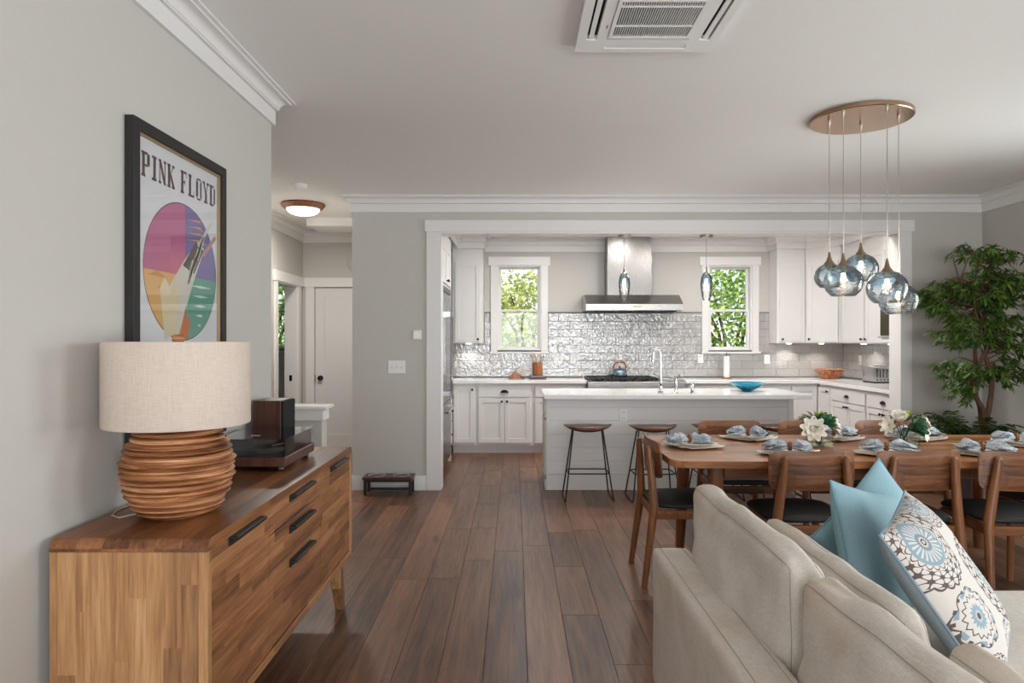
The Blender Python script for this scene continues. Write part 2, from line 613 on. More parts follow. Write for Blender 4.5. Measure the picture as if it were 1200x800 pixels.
def holed(name, axis, c0, c1, u0, u1, z0, z1, holes, mat):
    """wall slab of thickness c0..c1, running u0..u1, cut by (ua,ub,za,zb) holes"""
    b = B()
    us = sorted({u0, u1, *[h[0] for h in holes], *[h[1] for h in holes]})
    for a, c in zip(us, us[1:]):
        cuts = sorted((h[2], h[3]) for h in holes if h[0] <= a + 1e-6 and h[1] >= c - 1e-6)
        z = z0
        for za, zb in cuts + [(z1, z1)]:
            if za > z + 1e-6:
                if axis == 'X':
                    b.box(a, c, c0, c1, z, za)
                else:
                    b.box(c0, c1, a, c, z, za)
            z = max(z, zb)
    return struct(name, b, mat, smooth=0)

fl = struct('floor', B().box(-5.0, 4.6, -4.2, 9.8, -.06, -.0125), M['floorgap'], loc=(0, 0, 0), smooth=0)
# planks: .19 m wide, seams where the photograph has them
WP = 0.19
lens = [0.75, 1.05, 1.4, 1.75, 2.1]
pm = {}
for L in lens:
    b = B().box(-WP / 2 + .0007, WP / 2 - .0007, .0006, L - .0006, -.012, 0, .0012)
    me = b.build('plank', M['floor'], smooth=0)
    pm[L] = me.data
    bpy.data.objects.remove(me)
rest = B()
rr = random.Random(11)
for k in range(-24, 24):
    x = .055 + WP * (k + .5)
    if x > XR + .05:
        continue
    x0 = max(-WP / 2, -9)
    if x < -2.75:
        continue
    y = 2.1 + rr.random() * .9
    top = 8.75 if x > -1.45 else 8.45
    q = y
    while y < top:
        L = rr.choice(lens)
        o = bpy.data.objects.new('plank', pm[L]); COL.objects.link(o)
        o.location = (x, y, 0); o.parent = fl
        y += L
    y = q
    while y > -4:
        L = rr.choice(lens[1:])
        rest.box(x - WP / 2 + .0007, x + WP / 2 - .0007, y - L + .0006, y - .0006, -.012, 0)
        y -= L
o = rest.build('planks_behind', M['floor'], fl, smooth=0, kind='stuff')

ceiling = struct('ceiling', B().box(-5.0, 4.6, -4.2, 9.8, CEIL, CEIL + .2), M['ceiling'], smooth=0)
struct('trim_hall_beam', B().box(-2.30, -1.53, 7.55, 8.0, CEIL - .09, CEIL), M['ceiling'], smooth=0)
holed('wall_left', 'Y', XL - .14, XL, -4.2, 3.80, 0, CEIL, [], M['wall'])
holed('wall_left_return', 'X', 3.66, 3.80, XH, XL - .14, 0, CEIL, [], M['wall'])
holed('wall_hall_left', 'Y', XH - .14, XH, 3.66, YH + .15, 0, CEIL, [(7.52, 8.22, 0, 2.065)], M['wall'])
holed('wall_hall_end', 'X', YH, YH + .15, XH, -1.53, 0, CEIL, [(-2.475, -1.715, 0, 2.065)], M['wall'])
holed('wall_mudroom_end', 'X', 9.5, 9.64, -5.0, XH - .14, 0, CEIL, [(-3.85, -3.06, 1.28, 2.30)], M['wall'])
holed('wall_mudroom_left', 'Y', -5.0, -4.86, 5.4, 9.5, 0, CEIL, [], M['wall'])
holed('wall_mudroom_front', 'X', 5.4, 5.54, -4.86, XH - .14, 0, CEIL, [], M['wall'])
holed('wall_back_left', 'X', YW, YW + .165, -1.53, -.708, 0, CEIL, [], M['wall'])
holed('wall_kitchen_left', 'Y', -1.53, -1.40, YW + .165, YB + .15, 0, CEIL, [], M['wall'])
holed('wall_above_opening', 'X', YW, YW + .165, -.708, 3.644, 2.43, CEIL, [], M['wall'])
holed('wall_back_right', 'X', YW, YW + .165, 3.644, XR, 0, CEIL, [], M['wall'])
W1 = (-.228, .353, 1.27, 2.404)
W2 = (2.583, 3.163, 1.27, 2.404)
wk = holed('wall_kitchen_back', 'X', YB, YB + .15, -1.40, XR, 0, CEIL, [W1, W2], M['wall'])
wr = holed('wall_right', 'Y', XR, XR + .15, -4.2, YB + .15, 0, CEIL, [(.55, 2.05, .6, 2.4), (3.3, 4.8, .6, 2.4)], M['wall'])
holed('wall_rear', 'X', -4.2, -4.05, XL, XR, 0, CEIL, [(-.9, 3.7, 0.0, 2.4)], M['wall'])

# tiles: 4 x 12 inch, running bond, each tile its own piece
TW, TH, TG = .305, .105, .003
tmesh = {}
def tile_piece(w, h):
    key = (round(w, 3), round(h, 3))
    if key not in tmesh:
        o = B().box(.0015, w - .0015, -.009, 0, .0015, h - .0015, .0015).build('tile', M['tile'], smooth=0)
        tmesh[key] = o.data
        bpy.data.objects.remove(o)
    return tmesh[key]
def tiles(parent, org, facing, ua, ub, za, rows, blocks, shift=0):
    Mx = face_mat(org, facing)
    rot = Mx.to_euler()
    for r in range(rows):
        z = za + r * (TH + 0)
        u = ua - (TW / 2 if (r + shift) % 2 else 0)
        while u < ub:
            segs = [(max(u, ua), min(u + TW, ub), z, z + TH)]
            for (ba, bb, ca, cb) in blocks:
                new = []
                for (a, c, d, e) in segs:
                    if c <= ba + .004 or a >= bb - .004 or e <= ca + .004 or d >= cb - .004:
                        new.append((a, c, d, e)); continue
                    if a < ba: new.append((a, ba, d, e))
                    if c > bb: new.append((bb, c, d, e))
                    if a >= ba - .001 or c <= bb + .001:
                        m0, m1 = max(a, ba), min(c, bb)
                        if d < ca - .015: new.append((m0, m1, d, ca))
                        if e > cb + .015: new.append((m0, m1, cb, e))
                segs = new
            for (a, c, d, e) in segs:
                if c - a < .015 or e - d < .012: continue
                t = bpy.data.objects.new('tile', tile_piece(c - a, e - d)); COL.objects.link(t)
                p = Mx @ Vector((a, 0, d))
                t.location = p - ORG.get(parent.name, Vector((0, 0, 0)))
                t.rotation_euler = rot
                t.parent = parent
            u += TW
b = B().box(-1.40, W1[0] - .05, YB - .004, YB, .90, 1.785).box(W1[1] + .05, W2[0] - .05, YB - .004, YB, .90, 1.785).box(W2[1] + .05, 4.40, YB - .004, YB, .90, 1.785)
b.box(W1[0] - .05, W1[1] + .05, YB - .004, YB, .90, 1.235).box(W2[0] - .05, W2[1] + .05, YB - .004, YB, .90, 1.235)
g = b.build('grout_bed', M['grout'], wk, smooth=0)
cas = .095
tiles(wk, (0, YB - .004, 0), '-Y', -1.40, 4.38, .925, 8,
      [(W1[0] - cas, W1[1] + cas, 1.235, 3), (W2[0] - cas, W2[1] + cas, 1.235, 3), (-1.40, -.40, 1.37, 3), (3.39, 4.41, 1.37, 3)])
wr2 = struct('wall_kitchen_right_tiled', B().box(4.38, 4.409, 6.62, YB, .90, 1.38), M['grout'], smooth=0)
tiles(wr2, (4.378, YB, 0), '-X', .02, 2.4, .925, 5, [(-1, 9, 1.37, 3)])
wl2 = struct('wall_kitchen_left_tiled', B().box(-1.40, -1.385, 8.0, YB - .012, .90, 1.38), M['grout'], smooth=0)
tiles(wl2, (-1.385, 8.0, 0), '+X', .02, 1.08, .925, 5, [(-1, 9, 1.37, 3)])

# crown moulding swept along the walls with mitred corners
def crown(name, path, zb=2.615, k=1.0):
    H = CEIL
    pr = [(0, zb), (.018, zb), (.018, zb + .078), (.030, zb + .082), (.030, zb + .088)]
    z0 = zb + .092
    for i in range(6):
        a = i / 5 * PI / 2
        pr.append((.036 + .040 * (1 - math.cos(a)), z0 + (H - .018 - z0) * math.sin(a)))
    pr += [(.084, H - .018), (.084, H - .009), (.105, H - .009), (.105, H - .0005), (0, H - .0005)]
    b = B()
    P = [Vector((x, y)) for x, y in path]
    rings = []
    for i, p in enumerate(P):
        ns = []
        if i > 0:
            d = (p - P[i - 1]).normalized(); ns.append(Vector((-d.y, d.x)))
        if i < len(P) - 1:
            d = (P[i + 1] - p).normalized(); ns.append(Vector((-d.y, d.x)))
        m = ns[0] if len(ns) == 1 else (ns[0] + ns[1]) / (1 + ns[0].dot(ns[1]))
        rings.append([b.v((p.x + m.x * d * k, p.y + m.y * d * k, z)) for d, z in pr])
    for A, C in zip(rings, rings[1:]):
        for j in range(len(pr)):
            j2 = (j + 1) % len(pr)
            b.f([A[j], C[j], C[j2], A[j2]])
    b.f(rings[0]); b.f(rings[-1][::-1])
    return struct(name, b, M['trim'], smooth=30)
crown('trim_crown_living', [(XR, -4.0), (XR, YW), (-1.53, YW), (-1.53, YH), (XH, YH), (XH, 3.80), (XL, 3.80), (XL, -4.0)])
crown('trim_crown_kitchen', [(4.05, 6.62), (4.05, 8.5), (3.756, 8.8), (3.39, 8.8), (3.39, YB), (-.406, YB), (-.406, 8.77), (-.74, 8.77), (-.74, 6.62)], 2.585)

def base(name, path):
    b = B()
    P = [Vector((x, y)) for x, y in path]
    pr = [(0, 0), (.016, 0), (.016, .125), (.010, .137), (0, .137)]
    rings = []
    for i, p in enumerate(P):
        ns = []
        if i > 0:
            d = (p - P[i - 1]).normalized(); ns.append(Vector((-d.y, d.x)))
        if i < len(P) - 1:
            d = (P[i + 1] - p).normalized(); ns.append(Vector((-d.y, d.x)))
        m = ns[0] if len(ns) == 1 else (ns[0] + ns[1]) / (1 + ns[0].dot(ns[1]))
        rings.append([b.v((p.x + m.x * d, p.y + m.y * d, z + .0005)) for d, z in pr])
    for A, C in zip(rings, rings[1:]):
        for j in range(len(pr)):
            j2 = (j + 1) % len(pr)
            b.f([A[j], C[j], C[j2], A[j2]])
    b.f(rings[0]); b.f(rings[-1][::-1])
    struct(name, b, M['trim'], smooth=30)
base('baseboard_right', [(XR, -4.0), (XR, YW), (3.735, YW)])
base('baseboard_back_left', [(-.83, YW), (-1.53, YW), (-1.53, YH)])
base('baseboard_hall', [(XH, 7.42), (XH, 3.80), (XL, 3.80), (XL, -4.0)])

# wide cased opening to the kitchen
tr = struct('trim_kitchen_opening', B().box(-.845, 3.757, YW - .028, YW, 2.43, 2.541, .002), M['trim'], smooth=0)
B().box(-.829, -.706, YW - .022, YW, 0, 2.43, .002).build('casing_board', M['trim'], tr, smooth=0)
B().box(3.642, 3.735, YW - .022, YW, 0, 2.43, .002).build('casing_board', M['trim'], tr, smooth=0)
B().box(-.708, -.692, YW - .022, YW + .175, 0, 2.43).build('jamb_board', M['trim'], tr, smooth=0)
B().box(3.628, 3.644, YW - .022, YW + .175, 0, 2.43).build('jamb_board', M['trim'], tr, smooth=0)
B().box(-.692, 3.628, YW - .02, YW + .175, 2.414, 2.43).build('soffit_board', M['trim'], tr, smooth=0)

# windows ------------------------------------------------------------
def window(name, org, facing, w, h, casing=.09, head=.115, depth=.15, rail=.53, case=True, proud=.02):
    """origin: lower left corner of the opening on the room side"""
    X = face_mat(org, facing)
    loc = X @ Vector((w / 2, 0, 0))
    j = .018
    b = B(X)
    b.box(-.001, j, 0, depth, 0, h).box(w - j, w + .001, 0, depth, 0, h).box(j, w - j, 0, depth, h - j, h).box(j, w - j, 0, depth, 0, j)
    root = struct(name, b, M['trim'], loc=loc, smooth=0)
    if case:
        B(X).box(-casing, 0, -proud, 0, -.02, h, .002).build('casing_board', M['trim'], root, smooth=0)
        B(X).box(w, w + casing, -proud, 0, -.02, h, .002).build('casing_board', M['trim'], root, smooth=0)
        B(X).box(-casing - .03, w + casing + .03, -proud - .008, 0, h, h + head, .002).build('head_casing', M['trim'], root, smooth=0)
        B(X).box(-casing - .015, w + casing + .015, -proud - .022, 0, -.04, -.012, .003).build('sill', M['trim'], root, smooth=0)
        B(X).box(0, w, -.0, .05, -.012, .004).build('stool_board', M['trim'], root, smooth=0)
    hr = h * rail
    def sash(nm, y0, z0, z1, fr):
        b = B(X)
        b.box(j, j + fr, y0, y0 + .035, z0, z1).box(w - j - fr, w - j, y0, y0 + .035, z0, z1)
        b.box(j + fr, w - j - fr, y0, y0 + .035, z0, z0 + fr * .9).box(j + fr, w - j - fr, y0, y0 + .035, z1 - fr * .8, z1)
        s = b.build(nm, M['trim'], root, smooth=0)
        B(X).box(j + fr, w - j - fr, y0 + .016, y0 + .019, z0 + fr * .9, z1 - fr * .8).build('glass_pane', M['pane'], s, smooth=0)
    sash('upper_sash', .095, hr - .02, h - j, .03)
    sash('lower_sash', .055, j, hr + .012, .036)
    B(X).box(w / 2 - .025, w / 2 + .025, .04, .055, hr - .005, hr + .012).build('sash_latch', M['white_plastic'], root, smooth=0)
    return root
window('window_1', (W1[0], YB, W1[2]), '-Y', W1[1] - W1[0], W1[3] - W1[2], rail=.475)
window('window_2', (W2[0], YB, W2[2]), '-Y', W2[1] - W2[0], W2[3] - W2[2], rail=.475)
window('window_3', (-3.85, 9.5, 1.28), '-Y', .79, 1.02, rail=.52)
window('window_4', (XR, 2.05, .6), '-X', 1.5, 1.8)
window('window_5', (XR, 4.8, .6), '-X', 1.5, 1.8)
# rear glass doors, behind the camera
b = B()
for i in range(5):
    x = -.9 + i * 1.15
    b.box(max(-.9, x - .035), min(3.7, x + .035), -4.17, -4.09, 0, 2.4)
b.box(-.9, 3.7, -4.17, -4.09, 2.33, 2.4).box(-.9, 3.7, -4.17, -4.09, 0, .08)
struct('door_1', b, M['trim'], smooth=0)

# hall end door --------------------------------------------------------
def shaker(b, x0, x1, y0, z0, z1, st=.06, t=.02, rec=.008):
    """five-piece panel: rails and stiles proud of the middle panel; y grows away from the viewer"""
    b.box(x0, x0 + st, y0, y0 + t, z0, z1, .0012)
    b.box(x1 - st, x1, y0, y0 + t, z0, z1, .0012)
    b.box(x0 + st, x1 - st, y0, y0 + t, z0, z0 + st, .0012)
    b.box(x0 + st, x1 - st, y0, y0 + t, z1 - st, z1, .0012)
    b.box(x0 + st, x1 - st, y0 + rec, y0 + t, z0 + st, z1 - st)
    return b
b = B()
x0, x1 = -2.472, -1.718
b.box(x0, x0 + .115, YH + .02, YH + .055, .01, 2.06).box(x1 - .115, x1, YH + .02, YH + .055, .01, 2.06)
b.box(x0 + .115, x1 - .115, YH + .02, YH + .055, 1.945, 2.06).box(x0 + .115, x1 - .115, YH + .02, YH + .055, .01, .24)
b.box(x0 + .115, x1 - .115, YH + .031, YH + .055, .24, 1.945)
d2 = struct('door_2', b, M['door'], smooth=0)
def knob(parent, c, facing, mat, r=.028, plate=.033):
    X = face_mat(c, facing) @ Matrix.Rotation(R(90), 4, 'X')
    b = B(X)
    b.lathe([(0, 0), (plate, 0), (plate, .006), (.011, .009), (.010, .03), (r * .8, .036), (r, .048), (r * .85, .06), (0, .064)], n=16)
    return b.build('door_knob', mat, parent, smooth=50)
knob(d2, (x0 + .065, YH + .0195, .94), '-Y', M['bronze'])
B().box(x0 - .003, x0 + .002, YH + .008, YH + .022, .9, .98).build('strike_plate', M['bronze'], d2, smooth=0)
t = struct('trim_hall_end', B().box(XH + .02, -1.60, YH - .026, YH, 2.065, 2.18, .002), M['trim'], smooth=0)
B().box(-2.58, -2.475, YH - .02, YH, 0, 2.065, .002).build('casing_board', M['trim'], t, smooth=0)
B().box(-1.715, -1.62, YH - .02, YH, 0, 2.065, .002).build('casing_board', M['trim'], t, smooth=0)
t = struct('trim_hall_doorway', B().box(XH, XH + .026, 7.40, YH - .03, 2.065, 2.18, .002), M['trim'], smooth=0)
B().box(XH, XH + .02, 7.43, 7.52, 0, 2.065, .002).build('casing_board', M['trim'], t, smooth=0)
B().box(XH, XH + .02, 8.22, 8.31, 0, 2.065, .002).build('casing_board', M['trim'], t, smooth=0)
B().box(XH - .145, XH + .004, 8.205, 8.22, 0, 2.065).build('jamb_board', M['trim'], t, smooth=0)
B().box(XH - .145, XH + .004, 7.52, 7.535, 0, 2.065).build('jamb_board', M['trim'], t, smooth=0)
B().box(XH - .145, XH + .004, 7.535, 8.205, 2.05, 2.065).build('head_jamb', M['trim'], t, smooth=0)
B().box(XH - .085, XH - .055, 8.198, 8.205, .92, .99).build('strike_plate', M['bronze'], t, smooth=0)
# guard wall of the stair with its cap
hw = struct('wall_stair_guard', B().box(XH, -1.475, 5.22, 5.36, 0, .80), M['wall'], smooth=0)
B().box(XH, -1.46, 5.205, 5.375, .80, .885, .002).build('apron_board', M['trim'], hw, smooth=0)
B().box(XH, -1.43, 5.18, 5.40, .885, .912, .004, 2).build('cap_board', M['trim'], hw, smooth=0)
# ================================================================== KITCHEN
def cabinet(name, label, org, facing, w, z0, z1, depth, fronts, body_y=0.02, group=None, frame=True, cat='cabinet', toe=0):
    X = face_mat(org, facing)
    loc = X @ Vector((w / 2, depth / 2, 0)); loc.z = 0 if z0 < .2 else z0
    r = thing(name, label, cat, loc, group)
    b = B(X).box(0, w, body_y, depth, z0, z1)
    if toe:
        b.box(.0, w, .075, depth, 0.001, z0)
    b.build('body', M['cab'], r, smooth=0)
    for f in fronts:
        kind, xa, xb, za, zb = f[:5]
        kn = f[5] if len(f) > 5 else None
        b = B(X)
        if kind == 'door':
            shaker(b, xa, xb, 0, za, zb, .055, .02, .009)
            p = b.build('door', M['cab'], r, smooth=0)
        else:
            b.box(xa, xb, 0, .02, za, zb, .002)
            p = b.build('drawer', M['cab'], r, smooth=0)
        if kn == 'cup':
            cx, cz = (xa + xb) / 2, (za + zb) / 2
            Y = X @ Matrix.Translation((cx, 0, cz))
            q = B(Y)
            q.grid(lambda u, v: (-.048 * math.cos(PI * u) * (1 if True else 0), -.026 * math.sin(PI * v / 2) * (.25 + .75 * math.sin(PI * u)) - .0005, -.012 + .034 * math.sin(PI * u) * math.cos(PI * v / 2)), 12, 5)
            hh = q.build('cup_handle', M['bronze'], p, smooth=60)
            sol = hh.modifiers.new('thick', 'SOLIDIFY'); sol.thickness = .002
        elif kn:
            cx = xa + .03 if kn[0] == 'l' else (xb - .03 if kn[0] == 'r' else (xa + xb) / 2)
            cz = zb - .04 if kn[1] == 't' else (za + .04 if kn[1] == 'b' else (za + zb) / 2)
            Y = X @ Matrix.Translation((cx, 0, cz)) @ Matrix.Rotation(R(90), 4, 'X')
            B(Y).lathe([(.006, 0), (.006, .012), (.013, .018), (.015, .024), (.011, .029), (0, .031)], n=12).build('knob', M['bronze'], p, smooth=60)
    return r

YF = 8.47     # base cabinet fronts, back run
UZ, UT = 1.37, 2.765
# back run, left of the range  (X -.77 .. .88)
cabinet('base_cabinet', 'narrow white base cabinet in the left corner, single door with a dark knob', (-.77, YF, 0), '-Y', .30, .10, .872, .615, [('door', .015, .275, .135, .835, 'rt')], toe=1)
cabinet('base_cabinet', 'white base cabinet under the left window, drawer with cup pull over two doors', (-.468, YF, 0), '-Y', .70, .10, .872, .615,
        [('drawer', .02, .665, .705, .835, 'cup'), ('door', .02, .340, .135, .69, 'rt'), ('door', .346, .665, .135, .69, 'lt')], toe=1)
cabinet('base_cabinet', 'white base cabinet just left of the range, half hidden behind the island', (.234, YF, 0), '-Y', .655, .10, .872, .615,
        [('drawer', .02, .635, .705, .835, 'cup'), ('door', .02, .325, .135, .69, 'rt'), ('door', .331, .635, .135, .69, 'lt')], toe=1)
# right of the range
cabinet('base_cabinet', 'white base cabinet just right of the range, seen over the island top', (2.125, YF, 0), '-Y', .80, .10, .872, .615,
        [('drawer', .02, .78, .705, .835, 'cup'), ('door', .02, .397, .135, .69, 'rt'), ('door', .403, .78, .135, .69, 'lt')], toe=1)
cabinet('base_cabinet', 'white base cabinet with a plain door left of the right-hand inner corner', (2.927, YF, 0), '-Y', .85, .10, .872, .615,
        [('door', .02, .50, .135, .835, 'lt'), ('door', .515, .825, .135, .835)], toe=1)
# right run, facing the room's middle
XF = 3.76
cabinet('base_cabinet', 'narrow white base cabinet at the corner of the right run, one door and knob', (XF, YF, 0), '-X', .325, .10, .872, .63, [('door', .012, .31, .135, .835, 'rt')], toe=1)
cabinet('base_cabinet', 'wide white base cabinet in the right run, cup-pull drawer above two doors, nearer the corner', (XF, 8.143, 0), '-X', .83, .10, .872, .63,
        [('drawer', .02, .81, .705, .835, 'cup'), ('door', .02, .412, .135, .69, 'rt'), ('door', .418, .81, .135, .69, 'lt')], toe=1)
cabinet('base_cabinet', 'white base cabinet in the right run beside the opening jamb, partly cut off by it', (XF, 7.311, 0), '-X', .69, .10, .872, .63,
        [('drawer', .02, .67, .705, .835, 'cup'), ('door', .02, .342, .135, .69, 'rt'), ('door', .348, .67, .135, .69, 'lt')], toe=1)
# left run beyond the fridge
cabinet('base_cabinet', 'white base drawers between the fridge and the left corner, seen edge-on', (-.77, 7.985, 0), '+X', .48, .10, .872, .61,
        [('drawer', .015, .465, .705, .835, 'c_'), ('drawer', .015, .465, .425, .69, 'c_'), ('drawer', .015, .465, .135, .41, 'c_')], toe=1)

# uppers
def mould(b, x0, x1, y, z=2.43):
    b.box(x0, x1, y - .012, y, z, z + .018)
cabinet('wall_cabinet', 'white wall cabinet left of the left kitchen window, single tall door', (-.80, 8.77, 0), '-Y', .394, UZ, UT - .002, .318, [('door', .035, .36, UZ + .012, 2.415, 'rb')])
cabinet('wall_cabinet', 'white wall cabinet right of the right kitchen window, tall door square to the room', (3.39, 8.80, 0), '-Y', .364, UZ, UT - .002, .288, [('door', .03, .355, UZ + .012, 2.415, 'lb')])
# diagonal corner cabinet
r = thing('corner_wall_cabinet', 'white wall cabinet set diagonally across the right kitchen corner', 'cabinet', (4.0, 8.9, UZ))
B().prism([(3.757, 8.812), (4.062, 8.507), (4.376, 8.507), (4.376, 9.085), (3.757, 9.085)], UZ, UT - .002).build('body', M['cab'], r, smooth=0)
ang = math.atan2(-.3, .294)
X = face_mat((3.756, 8.80, 0), ang)
wdi = math.hypot(.294, .3)
b = shaker(B(X), .02, wdi - .02, -.008, UZ + .012, 2.415, .055, .02, .009)
dd = b.build('door', M['cab'], r, smooth=0)
Y = X @ Matrix.Translation((.05, -.008, UZ + .052)) @ Matrix.Rotation(R(90), 4, 'X')
B(Y).lathe([(.006, 0), (.006, .012), (.013, .018), (.015, .024), (.011, .029), (0, .031)], n=12).build('knob', M['bronze'], dd, smooth=60)
cabinet('wall_cabinet', 'pair-door white wall cabinet on the right run next to the diagonal corner one', (4.05, 8.49, 0), '-X', 1.15, UZ, UT - .002, .325,
        [('door', .02, .565, UZ + .012, 2.415, 'rb'), ('door', .60, 1.13, UZ + .012, 2.415, 'lb')])
# microwave cabinet at the near end
r = cabinet('microwave_cabinet', 'white wall cabinet above the microwave, beside the right jamb', (3.93, 7.33, 0), '-X', .70, 1.75, UT - .002, .44, [('door', .02, .68, 1.77, 2.415, 'lb')])
r = thing('microwave', 'built-in microwave with dark glass door at the right edge of the opening', 'microwave', (4.12, 6.98, 1.40))
X = face_mat((3.90, 7.29, 0), '-X')
B(X).box(0, .62, .015, .46, 1.42, 1.745).build('body', M['steel'], r, smooth=0)
dr = B(X).box(.005, .46, 0, .015, 1.46, 1.74, .003).build('glass_door', plain('dark_oven_glass', (52, 42, 38), .12), r, smooth=0)
B(X).tube([(.03, -.03, 1.445), (.43, -.03, 1.445)], .009).box(.05, .06, -.03, .002, 1.44, 1.452).box(.40, .41, -.03, .002, 1.44, 1.452).build('handle', M['steel'], r)
B(X).box(.465, .615, 0, .015, 1.46, 1.74, .003).build('control_panel', M['blackplastic'], r, smooth=0)

# fridge and its enclosure
r = cabinet('fridge_cabinet', 'white cabinet built over the fridge at the left of the opening', (-.74, 6.95, 0), '+X', 1.03, 2.0, UT - .002, .655,
            [('door', .02, .51, 2.02, 2.43, 'rb'), ('door', .52, 1.01, 2.02, 2.43, 'lb')])
B().box(-1.395, -.74, 6.925, 6.95, .001, UT - .003).build('side_panel', M['cab'], r, smooth=0)
B().box(-1.395, -.74, 7.96, 7.983, .001, UT - .003).build('side_panel', M['cab'], r, smooth=0)
r = thing('refrigerator', 'tall stainless french-door fridge with vertical bar handles', 'fridge', (-1.07, 7.455, 0))
X = face_mat((-.745, 6.955, 0), '+X')
B(X).box(.005, 1.0, .04, .64, .03, 1.99).box(.02, .98, .08, .6, 0.001, .03).build('body', M['blackplastic'], r, smooth=0)
d1 = B(X).box(.008, .498, -.005, .04, .74, 1.92, .004).build('door', M['steel_v'], r, smooth=0)
dB = B(X).box(.502, .997, -.005, .04, .74, 1.92, .004).build('door', M['steel_v'], r, smooth=0)
dr = B(X).box(.008, .997, -.005, .04, .08, .73, .004).build('freezer_drawer', M['steel_v'], r, smooth=0)
B(X).box(.008, .997, .0, .03, 1.93, 1.985).build('grille', M['blackplastic'], r, smooth=0)
for dd, u in ((d1, .455), (dB, .545)):
    q = B(X).tube([(u, -.06, .84), (u, -.06, 1.68)], .013, 10)
    q.box(u - .016, u + .016, -.075, -.003, .80, .86, .003).box(u - .016, u + .016, -.075, -.003, 1.66, 1.72, .003)
    q.build('handle', M['chrome'], dd)
B(X).tube([(.1, -.055, .66), (.9, -.055, .66)], .013, 10).box(.1, .13, -.05, -.003, .65, .67).box(.87, .9, -.05, -.003, .65, .67).build('handle', M['chrome'], dr)

# countertops
r = thing('countertop', 'white polished counter running from the fridge to the range', 'countertop', (.0, 8.75, .872))
B().box(-.745, .893, 8.44, YB - .014, .873, .914, .003).box(-1.383, -.745, 7.985, YB - .014, .873, .914, .003).build('slab', M['quartz'], r, smooth=0)
r = thing('countertop', 'white polished L-shaped counter right of the range, wooden bowl on it', 'countertop', (3.6, 8.3, .872))
B().box(2.117, 4.366, 8.44, YB - .014, .873, .914, .003).box(3.735, 4.366, 6.62, 8.44, .873, .914, .003).build('slab', M['quartz'], r, smooth=0)

# range
r = thing('range', 'wide stainless gas range with black grates on the back wall', 'range', (1.505, 8.75, 0))
B().box(.90, 2.11, 8.42, 9.08, .10, .900).build('body', M['steel'], r, smooth=0)
B().box(.93, 2.08, 8.50, 9.05, 0.001, .10).build('toe_kick', M['blackplastic'], r, smooth=0)
B().box(.90, 2.11, 8.385, 8.42, .79, .900, .006, 2).build('control_panel', M['steel'], r, smooth=0)
B().box(.93, 1.66, 8.395, 8.42, .22, .76, .004).tube([(.97, 8.35, .70), (1.62, 8.35, .70)], .014).build('oven_door', M['steel'], r)
B().box(1.70, 2.09, 8.395, 8.42, .22, .76, .004).tube([(1.74, 8.35, .70), (2.05, 8.35, .70)], .014).build('oven_door', M['steel'], r)
for i in range(7):
    B(face_mat((1.0 + i * .165, 8.385, .80), '-Y') @ Matrix.Rotation(R(90), 4, 'X')).lathe([(.024, 0), (.022, .03), (0, .032)], n=14).build('control_knob', M['blackplastic'], r)
B().box(.90, 2.11, 9.05, 9.08, .90, .955).build('back_guard', M['steel'], r, smooth=0)
for i in range(3):
    x0 = .925 + i * .29
    b = B()
    for k in range(5):
        b.box(x0 + k * .066, x0 + k * .066 + .011, 8.45, 9.02, .912, .942)
    for k in range(5):
        yy = 8.46 + k * .135
        b.box(x0, x0 + .275, yy, yy + .012, .926, .944)
    for (bx, by) in ((.07, .15), (.07, .42)):
        b.lathe([(.05, 0), (.05, .018), (.03, .024), (0, .024)], (x0 + bx + .07, 8.45 + by, .902), 16)
    b.build('cast_iron_grate', M['blackplastic'], r, smooth=0)
B().box(1.80, 2.09, 8.45, 9.03, .902, .925, .003).build('griddle', M['steel'], r, smooth=0)

# hood
r = thing('range_hood', 'stainless chimney hood on the wall above the range', 'hood', (1.505, 8.85, 1.778))
B().prism([(8.545, 1.785), (9.08, 1.785), (9.08, 1.99), (8.76, 1.99), (8.545, 1.862)], .897, 2.115, 'X').build('canopy', M['steel'], r, smooth=0)
B().box(.92, 2.09, 8.56, 9.07, 1.778, 1.786).build('filter_panel', M['blackplastic'], r, smooth=0)
for i in range(4):
    B().box(1.0 + i * .28, 1.2 + i * .28, 8.60, 8.66, 1.768, 1.779).build('hood_light', M['bronze'], r, smooth=0)
B().box(1.1945, 1.766, 8.79, 9.08, 1.985, 2.50).build('chimney', M['steel_v'], r, smooth=0)
B().box(1.1975, 1.763, 8.793, 9.08, 2.50, CEIL - .002).build('upper_chimney', M['steel_v'], r, smooth=0)
B().box(1.465, 1.61, 8.541, 8.546, 1.812, 1.85).build('badge', plain('pale_badge', (200, 198, 194), .4), r, smooth=0)
b = B()
for i in range(9):
    b.box(1.480 + i * .0135, 1.487 + i * .0135, 8.5395, 8.541, 1.824, 1.838)
b.build('badge_lettering', M['groove'], r, smooth=0)

# island
r = thing('kitchen_island', 'white kitchen island with horizontal boarded front facing the stools', 'island', (1.45, 6.75, 0))
IX0, IX1 = .30, 2.63
B().box(IX0, IX1, YW + .02, 7.02, .0, .872).build('body', M['cab'], r, smooth=0)
bd = None
z = .148
while z < .87:
    z2 = min(z + .1265, .872)
    if bd is None or abs((z2 - z) - .1265) > .002:
        o = B().box(IX0 + .02, IX1 - .055, YW, YW + .02, z + .0006, z2 - .0006, .0012).build('board', M['cab'], r, smooth=0)
        bd = bd or o
        if bd is o: zb0 = z
    else:
        o = bd.copy(); COL.objects.link(o); o.location.z = z - zb0
    z = z2
B().box(IX0 + .0, IX1, YW - .012, YW + .02, .001, .146, .002).build('base_board', M['cab'], r, smooth=0)
B().box(IX1 - .055, IX1, YW - .006, YW + .02, .146, .872, .0015).build('corner_post', M['cab'], r, smooth=0)
